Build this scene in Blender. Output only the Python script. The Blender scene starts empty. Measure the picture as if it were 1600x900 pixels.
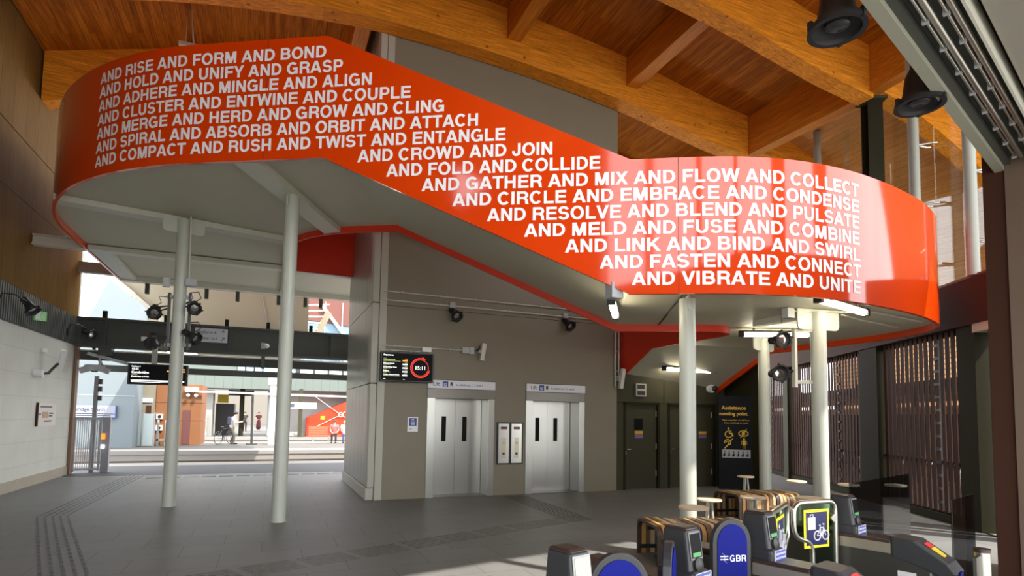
import bpy, bmesh, math, random
from mathutils import Matrix, Vector
from mathutils.geometry import tessellate_polygon
random.seed(7)
SC = bpy.context.scene
COL = SC.collection
PI = math.pi
def R(a): return math.radians(a)

# ------------------------------------------------------------------ camera, world, sun, exposure
cam = bpy.data.cameras.new('camera'); camo = bpy.data.objects.new('camera', cam); COL.objects.link(camo)
cam.sensor_width = 36.0; cam.sensor_fit = 'HORIZONTAL'
cam.lens = 900.0 / 1600 * 36; cam.shift_y = 138.45 / 1600; cam.clip_start = .05; cam.clip_end = 400
def cam_matrix(pitch, roll, yaw):
    a = Matrix(((1,0,0),(0,0,-1),(0,1,0)))
    p = Matrix(((1,0,0),(0,math.cos(pitch),math.sin(pitch)),(0,-math.sin(pitch),math.cos(pitch))))
    r = Matrix(((math.cos(roll),-math.sin(roll),0),(math.sin(roll),math.cos(roll),0),(0,0,1)))
    z = Matrix(((math.cos(yaw),-math.sin(yaw),0),(math.sin(yaw),math.cos(yaw),0),(0,0,1)))
    w2c = r @ p @ a @ z
    c2w = w2c.transposed()
    return (c2w @ Matrix(((1,0,0),(0,-1,0),(0,0,-1)))).to_4x4()
camo.matrix_world = Matrix.Translation((0,0,1.7)) @ cam_matrix(.06911, .016325, .399)
SC.camera = camo

world = bpy.data.worlds.new('world'); SC.world = world; world.use_nodes = True
wn = world.node_tree.nodes; wl = world.node_tree.links
bg = wn['Background']
bg.inputs[0].default_value = (.965, .975, 1.0, 1); bg.inputs[1].default_value = 2.7

sun = bpy.data.lights.new('sun', 'SUN'); suno = bpy.data.objects.new('sun', sun); COL.objects.link(suno)
sun.energy = 4.5; sun.color = (1.0, .93, .82); sun.angle = R(.6)
SUN = Vector((.55*.62, -.835*.62, .783))
suno.rotation_euler = SUN.to_track_quat('Z', 'Y').to_euler()
suno.location = (20, -30, 40)

SC.view_settings.view_transform = 'Standard'; SC.view_settings.look = 'None'
SC.view_settings.exposure = 1.0; SC.view_settings.gamma = 1.0; SC.view_settings.use_curve_mapping = False
try:
    SC.cycles.max_bounces = 10; SC.cycles.diffuse_bounces = 6; SC.cycles.transparent_max_bounces = 16
    SC.cycles.use_denoising = True; SC.cycles.sample_clamp_indirect = 8
except Exception: pass

# ------------------------------------------------------------------ materials
MT = {}
def mat(name, col, rough=.6, metal=0., spec=.5, noise=0., nscale=8., coat=0., bump=0., emit=0., stretch=None, emitcol=None):
    if name in MT: return MT[name]
    m = bpy.data.materials.new(name); m.use_nodes = True
    nt = m.node_tree; b = nt.nodes['Principled BSDF']
    b.inputs['Base Color'].default_value = (*col, 1); b.inputs['Roughness'].default_value = rough
    b.inputs['Metallic'].default_value = metal; b.inputs['Specular IOR Level'].default_value = spec
    if coat:
        b.inputs['Coat Weight'].default_value = coat; b.inputs['Coat Roughness'].default_value = .08; b.inputs['Coat IOR'].default_value = 1.6 if coat >= 1 else 1.5
    if emit:
        b.inputs['Emission Color'].default_value = (*(emitcol or col), 1); b.inputs['Emission Strength'].default_value = emit
    if noise or bump:
        tc = nt.nodes.new('ShaderNodeTexCoord'); mp = nt.nodes.new('ShaderNodeMapping')
        nz = nt.nodes.new('ShaderNodeTexNoise'); nz.inputs['Scale'].default_value = nscale; nz.inputs['Detail'].default_value = 5
        nt.links.new(tc.outputs['Object'], mp.inputs[0]); nt.links.new(mp.outputs[0], nz.inputs[0])
        if stretch: mp.inputs['Scale'].default_value = stretch
        if noise:
            hs = nt.nodes.new('ShaderNodeMixRGB'); hs.blend_type = 'MIX'
            hs.inputs[1].default_value = (*[c*(1-noise) for c in col], 1); hs.inputs[2].default_value = (*[min(1,c*(1+noise)) for c in col], 1)
            nt.links.new(nz.outputs[0], hs.inputs[0]); nt.links.new(hs.outputs[0], b.inputs['Base Color'])
        if bump:
            bp = nt.nodes.new('ShaderNodeBump'); bp.inputs['Strength'].default_value = bump; bp.inputs['Distance'].default_value = .01
            nt.links.new(nz.outputs[0], bp.inputs['Height']); nt.links.new(bp.outputs[0], b.inputs['Normal'])
    MT[name] = m; return m

def plank_mat(name, c1, c2, c3, rot, width, length, rough=.5, knots=False, grain=.25, seam=.02, spec=.35):
    """boards laid along one axis: brick pattern for the board tones, stretched noise for the grain"""
    m = bpy.data.materials.new(name); m.use_nodes = True; nt = m.node_tree; b = nt.nodes['Principled BSDF']
    b.inputs['Roughness'].default_value = rough; b.inputs['Specular IOR Level'].default_value = spec
    tc = nt.nodes.new('ShaderNodeTexCoord'); mp = nt.nodes.new('ShaderNodeMapping'); mp.inputs['Rotation'].default_value = rot
    nt.links.new(tc.outputs['Object'], mp.inputs[0])
    br = nt.nodes.new('ShaderNodeTexBrick'); br.inputs['Scale'].default_value = 1
    br.inputs['Brick Width'].default_value = length; br.inputs['Row Height'].default_value = width
    br.inputs['Mortar Size'].default_value = width*seam; br.inputs['Mortar Smooth'].default_value = .1; br.inputs['Bias'].default_value = 0
    br.inputs['Color1'].default_value = (*c1,1); br.inputs['Color2'].default_value = (*c2,1); br.inputs['Mortar'].default_value = (*c3,1)
    br.offset = .37
    nt.links.new(mp.outputs[0], br.inputs[0])
    m2 = nt.nodes.new('ShaderNodeMapping'); m2.inputs['Scale'].default_value = (1.2, 28, 28); nt.links.new(mp.outputs[0], m2.inputs[0])
    nz = nt.nodes.new('ShaderNodeTexNoise'); nz.inputs['Scale'].default_value = 1.5; nz.inputs['Detail'].default_value = 6
    nt.links.new(m2.outputs[0], nz.inputs[0])
    mx = nt.nodes.new('ShaderNodeMixRGB'); mx.blend_type = 'MULTIPLY'; mx.inputs[0].default_value = 1
    rp = nt.nodes.new('ShaderNodeValToRGB'); rp.color_ramp.elements[0].color = (1-grain*1.6,)*3+(1,); rp.color_ramp.elements[1].color = (1+grain*.8,)*3+(1,)
    rp.color_ramp.elements[0].position = .3; rp.color_ramp.elements[1].position = .7
    nt.links.new(nz.outputs[0], rp.inputs[0]); nt.links.new(br.outputs[0], mx.inputs[1]); nt.links.new(rp.outputs[0], mx.inputs[2])
    out = mx.outputs[0]
    if knots:
        vo = nt.nodes.new('ShaderNodeTexVoronoi'); vo.inputs['Scale'].default_value = 2.2; nt.links.new(mp.outputs[0], vo.inputs[0])
        r2 = nt.nodes.new('ShaderNodeValToRGB'); r2.color_ramp.elements[0].position = .05; r2.color_ramp.elements[0].color = (.35,.22,.13,1)
        r2.color_ramp.elements[1].position = .1; r2.color_ramp.elements[1].color = (1,1,1,1)
        nt.links.new(vo.outputs['Distance'], r2.inputs[0])
        m3 = nt.nodes.new('ShaderNodeMixRGB'); m3.blend_type = 'MULTIPLY'; m3.inputs[0].default_value = .8
        nt.links.new(out, m3.inputs[1]); nt.links.new(r2.outputs[0], m3.inputs[2]); out = m3.outputs[0]
    nt.links.new(out, b.inputs['Base Color'])
    MT[name] = m; return m

def brick_mat(name, c1, c2, mortar, w, h, msize, rot=(0,0,0), rough=.6, spec=.4, noise=.12, bump=.15, offset=.5, roughvar=0):
    m = bpy.data.materials.new(name); m.use_nodes = True; nt = m.node_tree; b = nt.nodes['Principled BSDF']
    b.inputs['Roughness'].default_value = rough; b.inputs['Specular IOR Level'].default_value = spec
    tc = nt.nodes.new('ShaderNodeTexCoord'); mp = nt.nodes.new('ShaderNodeMapping'); mp.inputs['Rotation'].default_value = rot
    nt.links.new(tc.outputs['Object'], mp.inputs[0])
    br = nt.nodes.new('ShaderNodeTexBrick'); br.inputs['Scale'].default_value = 1; br.offset = offset
    br.inputs['Brick Width'].default_value = w; br.inputs['Row Height'].default_value = h; br.inputs['Mortar Size'].default_value = msize
    br.inputs['Mortar Smooth'].default_value = .2; br.inputs['Bias'].default_value = 0
    br.inputs['Color1'].default_value = (*c1,1); br.inputs['Color2'].default_value = (*c2,1); br.inputs['Mortar'].default_value = (*mortar,1)
    nt.links.new(mp.outputs[0], br.inputs[0])
    nz = nt.nodes.new('ShaderNodeTexNoise'); nz.inputs['Scale'].default_value = 1.3; nz.inputs['Detail'].default_value = 8
    nt.links.new(tc.outputs['Object'], nz.inputs[0])
    rp = nt.nodes.new('ShaderNodeValToRGB'); rp.color_ramp.elements[0].color = (1-noise,)*3+(1,); rp.color_ramp.elements[1].color = (1+noise,)*3+(1,)
    rp.color_ramp.elements[0].position = .3; rp.color_ramp.elements[1].position = .7
    nt.links.new(nz.outputs[0], rp.inputs[0])
    mx = nt.nodes.new('ShaderNodeMixRGB'); mx.blend_type = 'MULTIPLY'; mx.inputs[0].default_value = 1
    nt.links.new(br.outputs[0], mx.inputs[1]); nt.links.new(rp.outputs[0], mx.inputs[2]); nt.links.new(mx.outputs[0], b.inputs['Base Color'])
    if bump:
        bp = nt.nodes.new('ShaderNodeBump'); bp.inputs['Strength'].default_value = bump; bp.inputs['Distance'].default_value = .01; bp.invert = True
        nt.links.new(br.outputs['Fac'], bp.inputs['Height']); nt.links.new(bp.outputs[0], b.inputs['Normal'])
    if roughvar:
        ma = nt.nodes.new('ShaderNodeMapRange'); ma.inputs[3].default_value = rough-roughvar; ma.inputs[4].default_value = rough+roughvar
        ma.inputs[1].default_value = .3; ma.inputs[2].default_value = .7
        nt.links.new(nz.outputs[0], ma.inputs[0]); nt.links.new(ma.outputs[0], b.inputs['Roughness'])
    MT[name] = m; return m

def glass_mat(name, tint, alpha, rough=.03):
    m = bpy.data.materials.new(name); m.use_nodes = True; nt = m.node_tree
    for n in list(nt.nodes): nt.nodes.remove(n)
    out = nt.nodes.new('ShaderNodeOutputMaterial'); tr = nt.nodes.new('ShaderNodeBsdfTransparent'); gl = nt.nodes.new('ShaderNodeBsdfGlossy')
    tr.inputs[0].default_value = (*tint,1); gl.inputs['Roughness'].default_value = rough
    lw = nt.nodes.new('ShaderNodeLayerWeight'); pw = nt.nodes.new('ShaderNodeMath'); pw.operation = 'POWER'; pw.inputs[1].default_value = 5
    fr = nt.nodes.new('ShaderNodeMath'); fr.operation = 'MULTIPLY_ADD'; fr.inputs[1].default_value = .8; fr.inputs[2].default_value = .035
    nt.links.new(lw.outputs['Facing'], pw.inputs[0]); nt.links.new(pw.outputs[0], fr.inputs[0])
    mx = nt.nodes.new('ShaderNodeMixShader'); nt.links.new(fr.outputs[0], mx.inputs[0]); nt.links.new(tr.outputs[0], mx.inputs[1]); nt.links.new(gl.outputs[0], mx.inputs[2])
    nt.links.new(mx.outputs[0], out.inputs[0]); MT[name] = m; return m

ORANGE = mat('orange_paint', (.70,.050,.0006), .5, spec=.05, coat=1.0)
ORANGE_IN = mat('orange_paint_matt', (.62,.032,.004), .5)
SOFFIT = mat('soffit_grey', (.50,.485,.375), .55, noise=.04, nscale=3)
STEEL_PALE = mat('pale_grey_steel', (.56,.56,.48), .42, noise=.05, nscale=5)
COLUMN = mat('column_paint', (.49,.52,.46), .35, noise=.03, nscale=4)
WHITE = mat('white_vinyl', (.93,.93,.95), .45)
TAUPE = mat('taupe_panel', (.21,.186,.132), .55, noise=.05, nscale=2)
LIFT_SIDE = mat('grey_green_cladding', (.30,.295,.26), .30, metal=.35, noise=.05, nscale=2)
TRIM_PALE = mat('pale_trim', (.42,.41,.35), .45)
BRUSHED = mat('brushed_steel', (.42,.42,.39), .30, metal=.9, noise=.08, nscale=6, stretch=(40,40,1))
BRUSHED_DK = mat('dark_brushed_steel', (.15,.145,.13), .36, metal=.85, noise=.08, nscale=6, stretch=(40,40,1))
OLIVE = mat('olive_panel', (.052,.050,.030), .65, spec=.15, noise=.05, nscale=3)
OLIVE_DK = mat('dark_olive', (.022,.020,.010), .7, spec=.1, noise=.05, nscale=3)
BLACK = mat('black_plastic', (.016,.016,.017), .45)
BLACKMET = mat('black_metal', (.022,.022,.024), .45, spec=.3)
DKSTEEL = mat('dark_green_steel', (.050,.055,.048), .45, noise=.08, nscale=4)
GREYBOX = mat('grey_box', (.40,.42,.43), .5)
GREYDK = mat('dark_grey_plastic', (.036,.038,.042), .42, noise=.06, nscale=20)
BLUE = mat('blue_panel', (.004,.009,.20), .45, spec=.15)
NAVY = mat('navy_panel', (.012,.014,.085), .4)
YELLOW = mat('yellow_border', (.85,.76,.02), .5)
GOLD = mat('gold_lettering', (.78,.50,.04), .5)
TOTEMM = mat('totem_black', (.005,.006,.009), .6, spec=.2)
CHROME = mat('satin_stainless', (.62,.62,.57), .28, metal=1.)
BROWN = mat('brown_steel', (.050,.020,.011), .7, spec=.15, noise=.08, nscale=3)
BROWN_LT = mat('brown_cladding', (.125,.082,.055), .55, noise=.08, nscale=3)
SLAT = mat('rust_brown_slat', (.045,.017,.010), .7, spec=.2, noise=.12, nscale=6)
RUBBER = mat('reddish_brown_top', (.050,.032,.028), .3)
WHITEPL = mat('white_plastic', (.75,.76,.76), .4)
TABLETOP = mat('pale_laminate_top', (.72,.58,.43), .4, noise=.08, nscale=12)
TUBE = mat('tube_diffuser', (.95,.90,.78), .4, emit=15, emitcol=(1.0,.88,.66))
LENS = mat('lamp_lens', (.75,.75,.72), .12, metal=.9)
LED = mat('screen_white', (.9,.92,.95), .5, emit=.9)
LEDY = mat('screen_yellow', (.55,.60,.2), .5, emit=.5)
LEDO = mat('screen_orange', (.95,.28,.03), .5, emit=.7)
LEDR = mat('screen_red', (.75,.03,.02), .5, emit=.55)
SCREEN = mat('screen_black', (.004,.004,.005), .5, spec=.12)
REDDISP = mat('dark_red_display', (.10,.012,.012), .3)
SIGNW = mat('sign_white', (.72,.73,.78), .5)
SIGNTXT = mat('sign_dark_text', (.06,.07,.10), .6)
SIGNBLUE = mat('sign_blue', (.035,.075,.30), .5)
CLEAR = glass_mat('clear_glass', (.97,.985,.975), 0)
SMOKED = glass_mat('smoked_glass', (.42,.45,.47), 0)
GREENGL = glass_mat('green_glass', (.42,.62,.47), 0)
TILE = brick_mat('grey_floor_tile', (.185,.186,.184), (.168,.170,.169), (.11,.11,.11), .9, .6, .006, rough=.46, spec=.16, noise=.08, bump=.12, roughvar=.02)
BLOCK = brick_mat('white_masonry', (.57,.585,.53), (.55,.565,.51), (.50,.512,.465), 1.5, .49, .012, rot=(PI/2,PI/2,0), rough=.6, noise=.06)
RIB = mat('dark_ribbed_panel', (.085,.095,.088), .45, noise=.06)
DECK = plank_mat('timber_deck', (.52,.175,.014), (.36,.105,.008), (.16,.048,.005), (0,0,PI/2), .11, 2.4, .6, grain=.3, spec=.12)
GLULAM = plank_mat('glulam_along_x', (.86,.33,.030), (.72,.26,.020), (.66,.235,.02), (PI/2,0,0), .09, 3.1, .55, knots=True, grain=.26, seam=.012, spec=.12)
GLULAM_Y = plank_mat('glulam_along_y', (.66,.235,.020), (.56,.185,.014), (.46,.15,.012), (PI/2,PI/2,0), .09, 3.1, .5, knots=False, grain=.22)
VENEER = plank_mat('timber_wall_veneer', (.17,.095,.026), (.15,.082,.02), (.09,.05,.012), (0,PI/2,0), .62, 40., .8, spec=.05, grain=.12, seam=.012)
CLADWOOD = plank_mat('outdoor_timber', (.66,.33,.10), (.58,.27,.075), (.33,.14,.04), (0,0,PI/2), .16, 3.0, .6, grain=.2)
STONE = mat('stone_skirting', (.33,.29,.22), .6, noise=.12, nscale=6)

# ------------------------------------------------------------------ mesh builder
ROOTM = {}
class MB:
    def __init__(s, T=None): s.v = []; s.f = []; s.T = T
    def _add(s, vs, fs):
        k = len(s.v)
        for p in vs:
            p = Vector(p)
            s.v.append(s.T @ p if s.T is not None else p)
        s.f += [tuple(i+k for i in f) for f in fs]
        return s
    def box(s, x0, x1, y0, y1, z0, z1):
        if x1 < x0: x0, x1 = x1, x0
        if y1 < y0: y0, y1 = y1, y0
        if z1 < z0: z0, z1 = z1, z0
        return s._add([(x0,y0,z0),(x1,y0,z0),(x1,y1,z0),(x0,y1,z0),(x0,y0,z1),(x1,y0,z1),(x1,y1,z1),(x0,y1,z1)],
               [(0,3,2,1),(4,5,6,7),(0,1,5,4),(1,2,6,5),(2,3,7,6),(3,0,4,7)])
    def bar(s, a, b, w, h, up=(0,0,1)):
        a = Vector(a); b = Vector(b); d = (b-a).normalized(); up = Vector(up)
        if abs(d.dot(up)) > .98: up = Vector((0,1,0))
        x = d.cross(up).normalized()*(w/2); z = x.normalized().cross(d).normalized()*(h/2)
        return s._add([a-x-z,a+x-z,a+x+z,a-x+z,b-x-z,b+x-z,b+x+z,b-x+z],[(0,1,2,3),(7,6,5,4),(0,4,5,1),(1,5,6,2),(2,6,7,3),(3,7,4,0)])
    def hexa(s, p):
        return s._add(p, [(0,3,2,1),(4,5,6,7),(0,1,5,4),(1,2,6,5),(2,3,7,6),(3,0,4,7)])
    def tube(s, pts, r, n=10, closed=False):
        pts = [Vector(p) for p in pts]; m = len(pts); rs = r if isinstance(r,(list,tuple)) else [r]*m
        vs = []; fs = []; prev = None
        for i,p in enumerate(pts):
            if closed: d = pts[(i+1)%m]-pts[i-1]
            else: d = pts[min(i+1,m-1)]-pts[max(i-1,0)]
            d.normalize()
            if prev is None:
                u = d.orthogonal().normalized()
            else:
                u = (prev-d*prev.dot(d))
                if u.length < 1e-6: u = d.orthogonal()
                u.normalize()
            prev = u; w = d.cross(u)
            for k in range(n):
                a = 2*PI*k/n; vs.append(p+(u*math.cos(a)+w*math.sin(a))*rs[i])
        L = m if closed else m-1
        for i in range(L):
            for k in range(n):
                a=i*n+k; b=i*n+(k+1)%n; c=((i+1)%m)*n+(k+1)%n; d_=((i+1)%m)*n+k
                fs.append((a,b,c,d_))
        if not closed:
            fs.append(tuple(reversed(range(n)))); fs.append(tuple((m-1)*n+k for k in range(n)))
        return s._add(vs, fs)
    def cyl(s, a, b, r, n=20): return s.tube([a,b], r, n)
    def lathe(s, prof, o=(0,0,0), axis=(0,0,1), n=24):
        o = Vector(o); ax = Vector(axis).normalized(); u = ax.orthogonal().normalized(); w = ax.cross(u)
        vs = []; fs = []; m = len(prof)
        for r,z in prof:
            for k in range(n):
                a = 2*PI*k/n; vs.append(o+ax*z+(u*math.cos(a)+w*math.sin(a))*max(r,1e-4))
        for i in range(m-1):
            for k in range(n):
                fs.append((i*n+k, i*n+(k+1)%n, (i+1)*n+(k+1)%n, (i+1)*n+k))
        fs.append(tuple(reversed(range(n)))); fs.append(tuple((m-1)*n+k for k in range(n)))
        return s._add(vs, fs)
    def ball(s, c, rx, ry=None, rz=None, n=12):
        ry = ry or rx; rz = rz or rx; vs=[]; fs=[]; c = Vector(c); m = n//2+1
        for i in range(m):
            t = PI*i/(m-1); 
            for k in range(n):
                a = 2*PI*k/n; vs.append(c+Vector((rx*math.sin(max(t,.001))*math.cos(a), ry*math.sin(max(t,.001))*math.sin(a), rz*math.cos(t))) if 0<i<m-1 else c+Vector((rx*.02*math.cos(a),ry*.02*math.sin(a),rz*math.cos(t))))
        for i in range(m-1):
            for k in range(n): fs.append((i*n+k,(i+1)*n+k,(i+1)*n+(k+1)%n,i*n+(k+1)%n))
        fs.append(tuple(range(n))); fs.append(tuple((m-1)*n+k for k in reversed(range(n))))
        return s._add(vs, fs)
    def poly3(s, pts):
        pts = [Vector(p) for p in pts]
        return s._add(pts, [tuple(t) for t in tessellate_polygon([pts])])
    def prism(s, pts, ext):
        """closed polygon (3D points) pushed along ext"""
        pts = [Vector(p) for p in pts]; ext = Vector(ext); n = len(pts)
        tri = [tuple(t) for t in tessellate_polygon([pts])]
        nrm = Vector((0,0,0))
        for i in range(n):
            a = pts[i]; b = pts[(i+1)%n]; nrm += a.cross(b)
        fl = nrm.dot(ext) < 0
        fs = []
        for t in tri:
            a,b,c = [pts[i] for i in t]
            tn = (b-a).cross(c-a).dot(ext)
            t2 = t if tn < 0 else tuple(reversed(t))
            fs.append(t2); fs.append(tuple(i+n for i in reversed(t2)))
        for i in range(n):
            j = (i+1)%n
            q = (i,j,j+n,i+n)
            fs.append(tuple(reversed(q)) if fl else q)
        return s._add(pts+[p+ext for p in pts], fs)
    def build(s, name, m, parent=None, smooth=0, bevel=0, seg=2):
        me = bpy.data.meshes.new(name)
        vs = s.v
        root = parent
        while root is not None and root.parent is not None: root = root.parent
        if root is not None and root.name in ROOTM:
            inv = ROOTM[root.name].inverted(); vs = [inv @ p for p in vs]
        me.from_pydata([tuple(p) for p in vs], [], s.f); me.update()
        if smooth:
            me.polygons.foreach_set('use_smooth', [True]*len(me.polygons))
            try: me.set_sharp_from_angle(angle=R(smooth))
            except Exception: pass
        me.materials.append(m)
        o = bpy.data.objects.new(name, me); COL.objects.link(o)
        if parent is not None: o.parent = parent
        if bevel:
            b = o.modifiers.new('bevel','BEVEL'); b.width = bevel; b.segments = seg; b.limit_method = 'ANGLE'; b.angle_limit = R(40)
        return o

def frame(loc, rz=0, rx=0, ry=0):
    return Matrix.Translation(loc) @ Matrix.Rotation(rz,4,'Z') @ Matrix.Rotation(ry,4,'Y') @ Matrix.Rotation(rx,4,'X')
def tag(o, label=None, cat=None, group=None, kind=None):
    if label: o['label'] = label
    if cat: o['category'] = cat
    if group: o['group'] = group
    if kind: o['kind'] = kind
    return o
def thing(name, label, cat, loc=(0,0,0), rz=0, group=None, M=None):
    o = bpy.data.objects.new(name, None); COL.objects.link(o)
    M = M if M is not None else frame(loc, rz)
    o.matrix_world = M; ROOTM[o.name] = M
    o.empty_display_size = .1
    return tag(o, label, cat, group)
def struct(o, kind='structure', label=None, cat=None):
    o['kind'] = kind; return tag(o, label, cat)
def dup(root, M, label=None, group=None):
    kids = {}
    for o in COL.objects:
        if o.parent: kids.setdefault(o.parent.name, []).append(o)
    def rec(o, par):
        c = o.copy(); COL.objects.link(c)
        if par is not None: c.parent = par
        for k in kids.get(o.name, []): rec(k, c)
        return c
    r = rec(root, None); r.matrix_world = M; ROOTM[r.name] = M
    if label: r['label'] = label
    if group: r['group'] = group
    return r

# ------------------------------------------------------------------ lettering: heavy grotesque capitals drawn as strokes
def ring(cx, cy, rx, ry, a0, a1, tx, ty, n=None):
    n = n or max(6, int(abs(a1-a0)/9)); o=[]; i_=[]
    for k in range(n+1):
        a = R(a0+(a1-a0)*k/n); o.append((cx+rx*math.cos(a), cy+ry*math.sin(a))); i_.append((cx+(rx-tx)*math.cos(a), cy+(ry-ty)*math.sin(a)))
    return [[o[k],o[k+1],i_[k+1],i_[k]] for k in range(n)]
def rc(x0,y0,x1,y1): return [[(x0,y0),(x1,y0),(x1,y1),(x0,y1)]]
GL = {}
def G(c, w, *parts):
    polys = []
    for p in parts: polys += p
    GL[c] = (w, polys)
G('A',722,[[(18,0),(172,0),(372,580),(446,718),(276,718)]],[[(704,0),(550,0),(350,580),(276,718),(446,718)]],rc(175,150,550,266))
G('B',722,rc(74,0,218,718),rc(218,603,420,718),rc(218,312,440,424),rc(218,0,435,120),ring(420,513,215,205,-90,90,140,114),ring(435,212,238,212,-90,90,146,118))
G('C',722,ring(372,359,332,376,42,318,150,124))
G('D',722,rc(74,0,218,718),rc(218,596,345,718),rc(218,0,345,122),ring(338,359,345,359,-90,90,146,122))
G('E',667,rc(74,0,218,718),rc(218,594,625,718),rc(218,310,592,428),rc(218,0,632,124))
G('F',611,rc(74,0,218,718),rc(218,594,582,718),rc(218,298,538,416))
G('G',778,ring(385,359,345,376,44,326,150,124),rc(400,272,708,388),rc(578,22,708,272))
G('H',722,rc(71,0,214,718),rc(508,0,651,718),rc(214,300,508,424))
G('I',278,rc(66,0,212,718))
G('J',556,rc(344,208,488,718),ring(256,212,232,228,180,360,144,124),rc(24,212,166,270))
G('K',722,rc(74,0,218,718),[[(218,218),(218,408),(500,718),(682,718)]],[[(300,320),(400,430),(722,0),(546,0)]])
G('L',611,rc(74,0,218,718),rc(218,0,580,124))
G('M',833,rc(66,0,204,718),rc(629,0,767,718),[[(66,718),(270,718),(486,0),(350,0)]],[[(767,718),(563,718),(347,0),(483,0)]])
G('N',722,rc(68,0,208,718),rc(514,0,654,718),[[(68,718),(222,718),(654,0),(500,0)]])
G('O',778,ring(389,359,348,378,0,360,148,124,40))
G('P',667,rc(74,0,218,718),rc(218,598,400,718),rc(218,248,400,366),ring(400,483,236,235,-90,90,146,118))
G('R',722,rc(74,0,218,718),rc(218,600,440,718),rc(218,290,440,406),ring(430,504,240,214,-90,90,146,116),[[(420,300),(560,345),(655,250),(664,80),(692,0),(540,0),(520,80),(512,210)]])
G('S',667,ring(332,515,276,217,18,270,142,118),ring(334,203,290,217,-162,90,146,118))
G('T',611,rc(20,594,591,718),rc(234,0,378,594))
G('U',722,rc(68,255,212,718),rc(510,255,654,718),ring(361,262,293,276,180,360,144,128))
G('V',667,[[(14,718),(168,718),(412,0),(262,0)]],[[(653,718),(499,718),(255,0),(405,0)]])
G('W',944,[[(16,718),(164,718),(326,0),(184,0)]],[[(184,0),(326,0),(545,718),(405,718)]],[[(928,718),(780,718),(618,0),(760,0)]],[[(760,0),(618,0),(399,718),(539,718)]])
G('X',667,[[(14,0),(184,0),(640,718),(472,718)]],[[(653,0),(483,0),(27,718),(195,718)]])
G('Y',667,[[(14,718),(174,718),(404,290),(260,290)]],[[(653,718),(493,718),(263,290),(407,290)]],rc(262,0,406,300))
GL[' '] = (278, [])
def text_width(t): return sum(GL[c][0] for c in t)/1000.
def grow(p, d):
    if not d: return p
    ar = sum(p[i][0]*p[(i+1)%len(p)][1]-p[(i+1)%len(p)][0]*p[i][1] for i in range(len(p))); s = 1 if ar > 0 else -1
    out = []
    for i in range(len(p)):
        a = Vector(p[i-1]); b = Vector(p[i]); c = Vector(p[(i+1)%len(p)])
        e0 = (b-a); e1 = (c-b)
        if e0.length < 1e-6 or e1.length < 1e-6: out.append(p[i]); continue
        n0 = Vector((e0.y,-e0.x)).normalized()*s; n1 = Vector((e1.y,-e1.x)).normalized()*s
        m = n0+n1
        if m.length < .3: out.append(tuple(b+n0*d)); continue
        m.normalize(); out.append(tuple(b+m*min(d/max(m.dot(n0),.35), d*2.2)))
    return out
def text_polys(t, em, track=0., fat=0):
    x = 0; out = []
    for c in t:
        w, ps = GL[c]
        for p in ps: out.append([((x+a)*em/1000., b*em/1000.) for a,b in grow(p, fat)])
        x += w+track
    return out
def flat_text(name, t, T, em, m, parent, depth=.002, align='L'):
    """bold capitals lying in the local XZ plane of T, facing local -Y"""
    w = text_width(t)*em; dx = {'L':0,'C':-w/2,'R':-w}[align]
    mb = MB(T)
    for p in text_polys(t, em): mb.prism([(x+dx, 0, z) for x,z in p], (0,-depth,0))
    return mb.build(name, m, parent)
def font_text(name, t, T, size, m, parent, align='LEFT', bold=0., depth=.001, fit=None):
    cu = bpy.data.curves.new(name, 'FONT'); cu.body = t; cu.size = size; cu.align_x = align; cu.offset = bold; cu.extrude = depth; cu.resolution_u = 3
    ob = bpy.data.objects.new(name+'_curve', cu)
    me = ob.to_mesh(); mb = MB()
    TT = T @ Matrix.Rotation(PI/2,4,'X')
    vs = [Vector(v.co) for v in me.vertices]
    if fit and vs:
        x0 = min(v.x for v in vs); x1 = max(v.x for v in vs); k = fit/max(x1-x0,1e-6)
        for v in vs: v.x *= k
    mb.v = [TT @ v for v in vs]; mb.f = [tuple(p.vertices) for p in me.polygons]
    ob.to_mesh_clear(); bpy.data.objects.remove(ob); bpy.data.curves.remove(cu)
    return mb.build(name, m, parent)

# directions of the skewed front: gate line / entrance (u along it, n into the hall), facade (t along it, outward normal)
UX = Vector((.9542,.2991,0)); NX = Vector((-.2991,.9542,0)); ANG_U = math.atan2(.2991,.9542)
def un(u, n, z=0): return UX*u + NX*n + Vector((0,0,z))
FD = Vector((math.sin(R(29)), math.cos(R(29)), 0)); FN = Vector((FD.y,-FD.x,0)); F0 = Vector((10.38,5.55,0))
def ft(t, off=0, z=0): return F0 + FD*t + FN*off + Vector((0,0,z))

# ------------------------------------------------------------------ ground and hall floor
# hall floor ends at the platform line (Y=17.6) and runs out under the entrance canopy
struct(MB().prism([(-4.9,17.6,0),(2.6,17.6,0),(2.6,16,0),(16.5,16,0),tuple(ft(13.5,0)),tuple(ft(-4,0)),un(9.2,-1.0),un(-5.5,-1.0),(-4.9,.0,0)], (0,0,-.3)).build('floor', TILE))
struct(MB().box(-60,60,-60,-.0,-.33,-.302).build('ground', mat('pale_paving', (.36,.345,.32), .8, noise=.1, nscale=2)))
struct(MB().prism([tuple(ft(-14,.06)),tuple(ft(40,.06)),tuple(ft(40,40)),tuple(ft(-14,40))], (0,0,-.08)).build('ground', mat('dark_paving',(.17,.16,.15),.8)))
struct(MB().prism([un(9.2,-.9,-.01),un(-6,-.9,-.01),un(-9,-16,-.01),un(20,-16,-.01)], (0,0,-.08)).build('ground', MT['pale_paving']))

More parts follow.
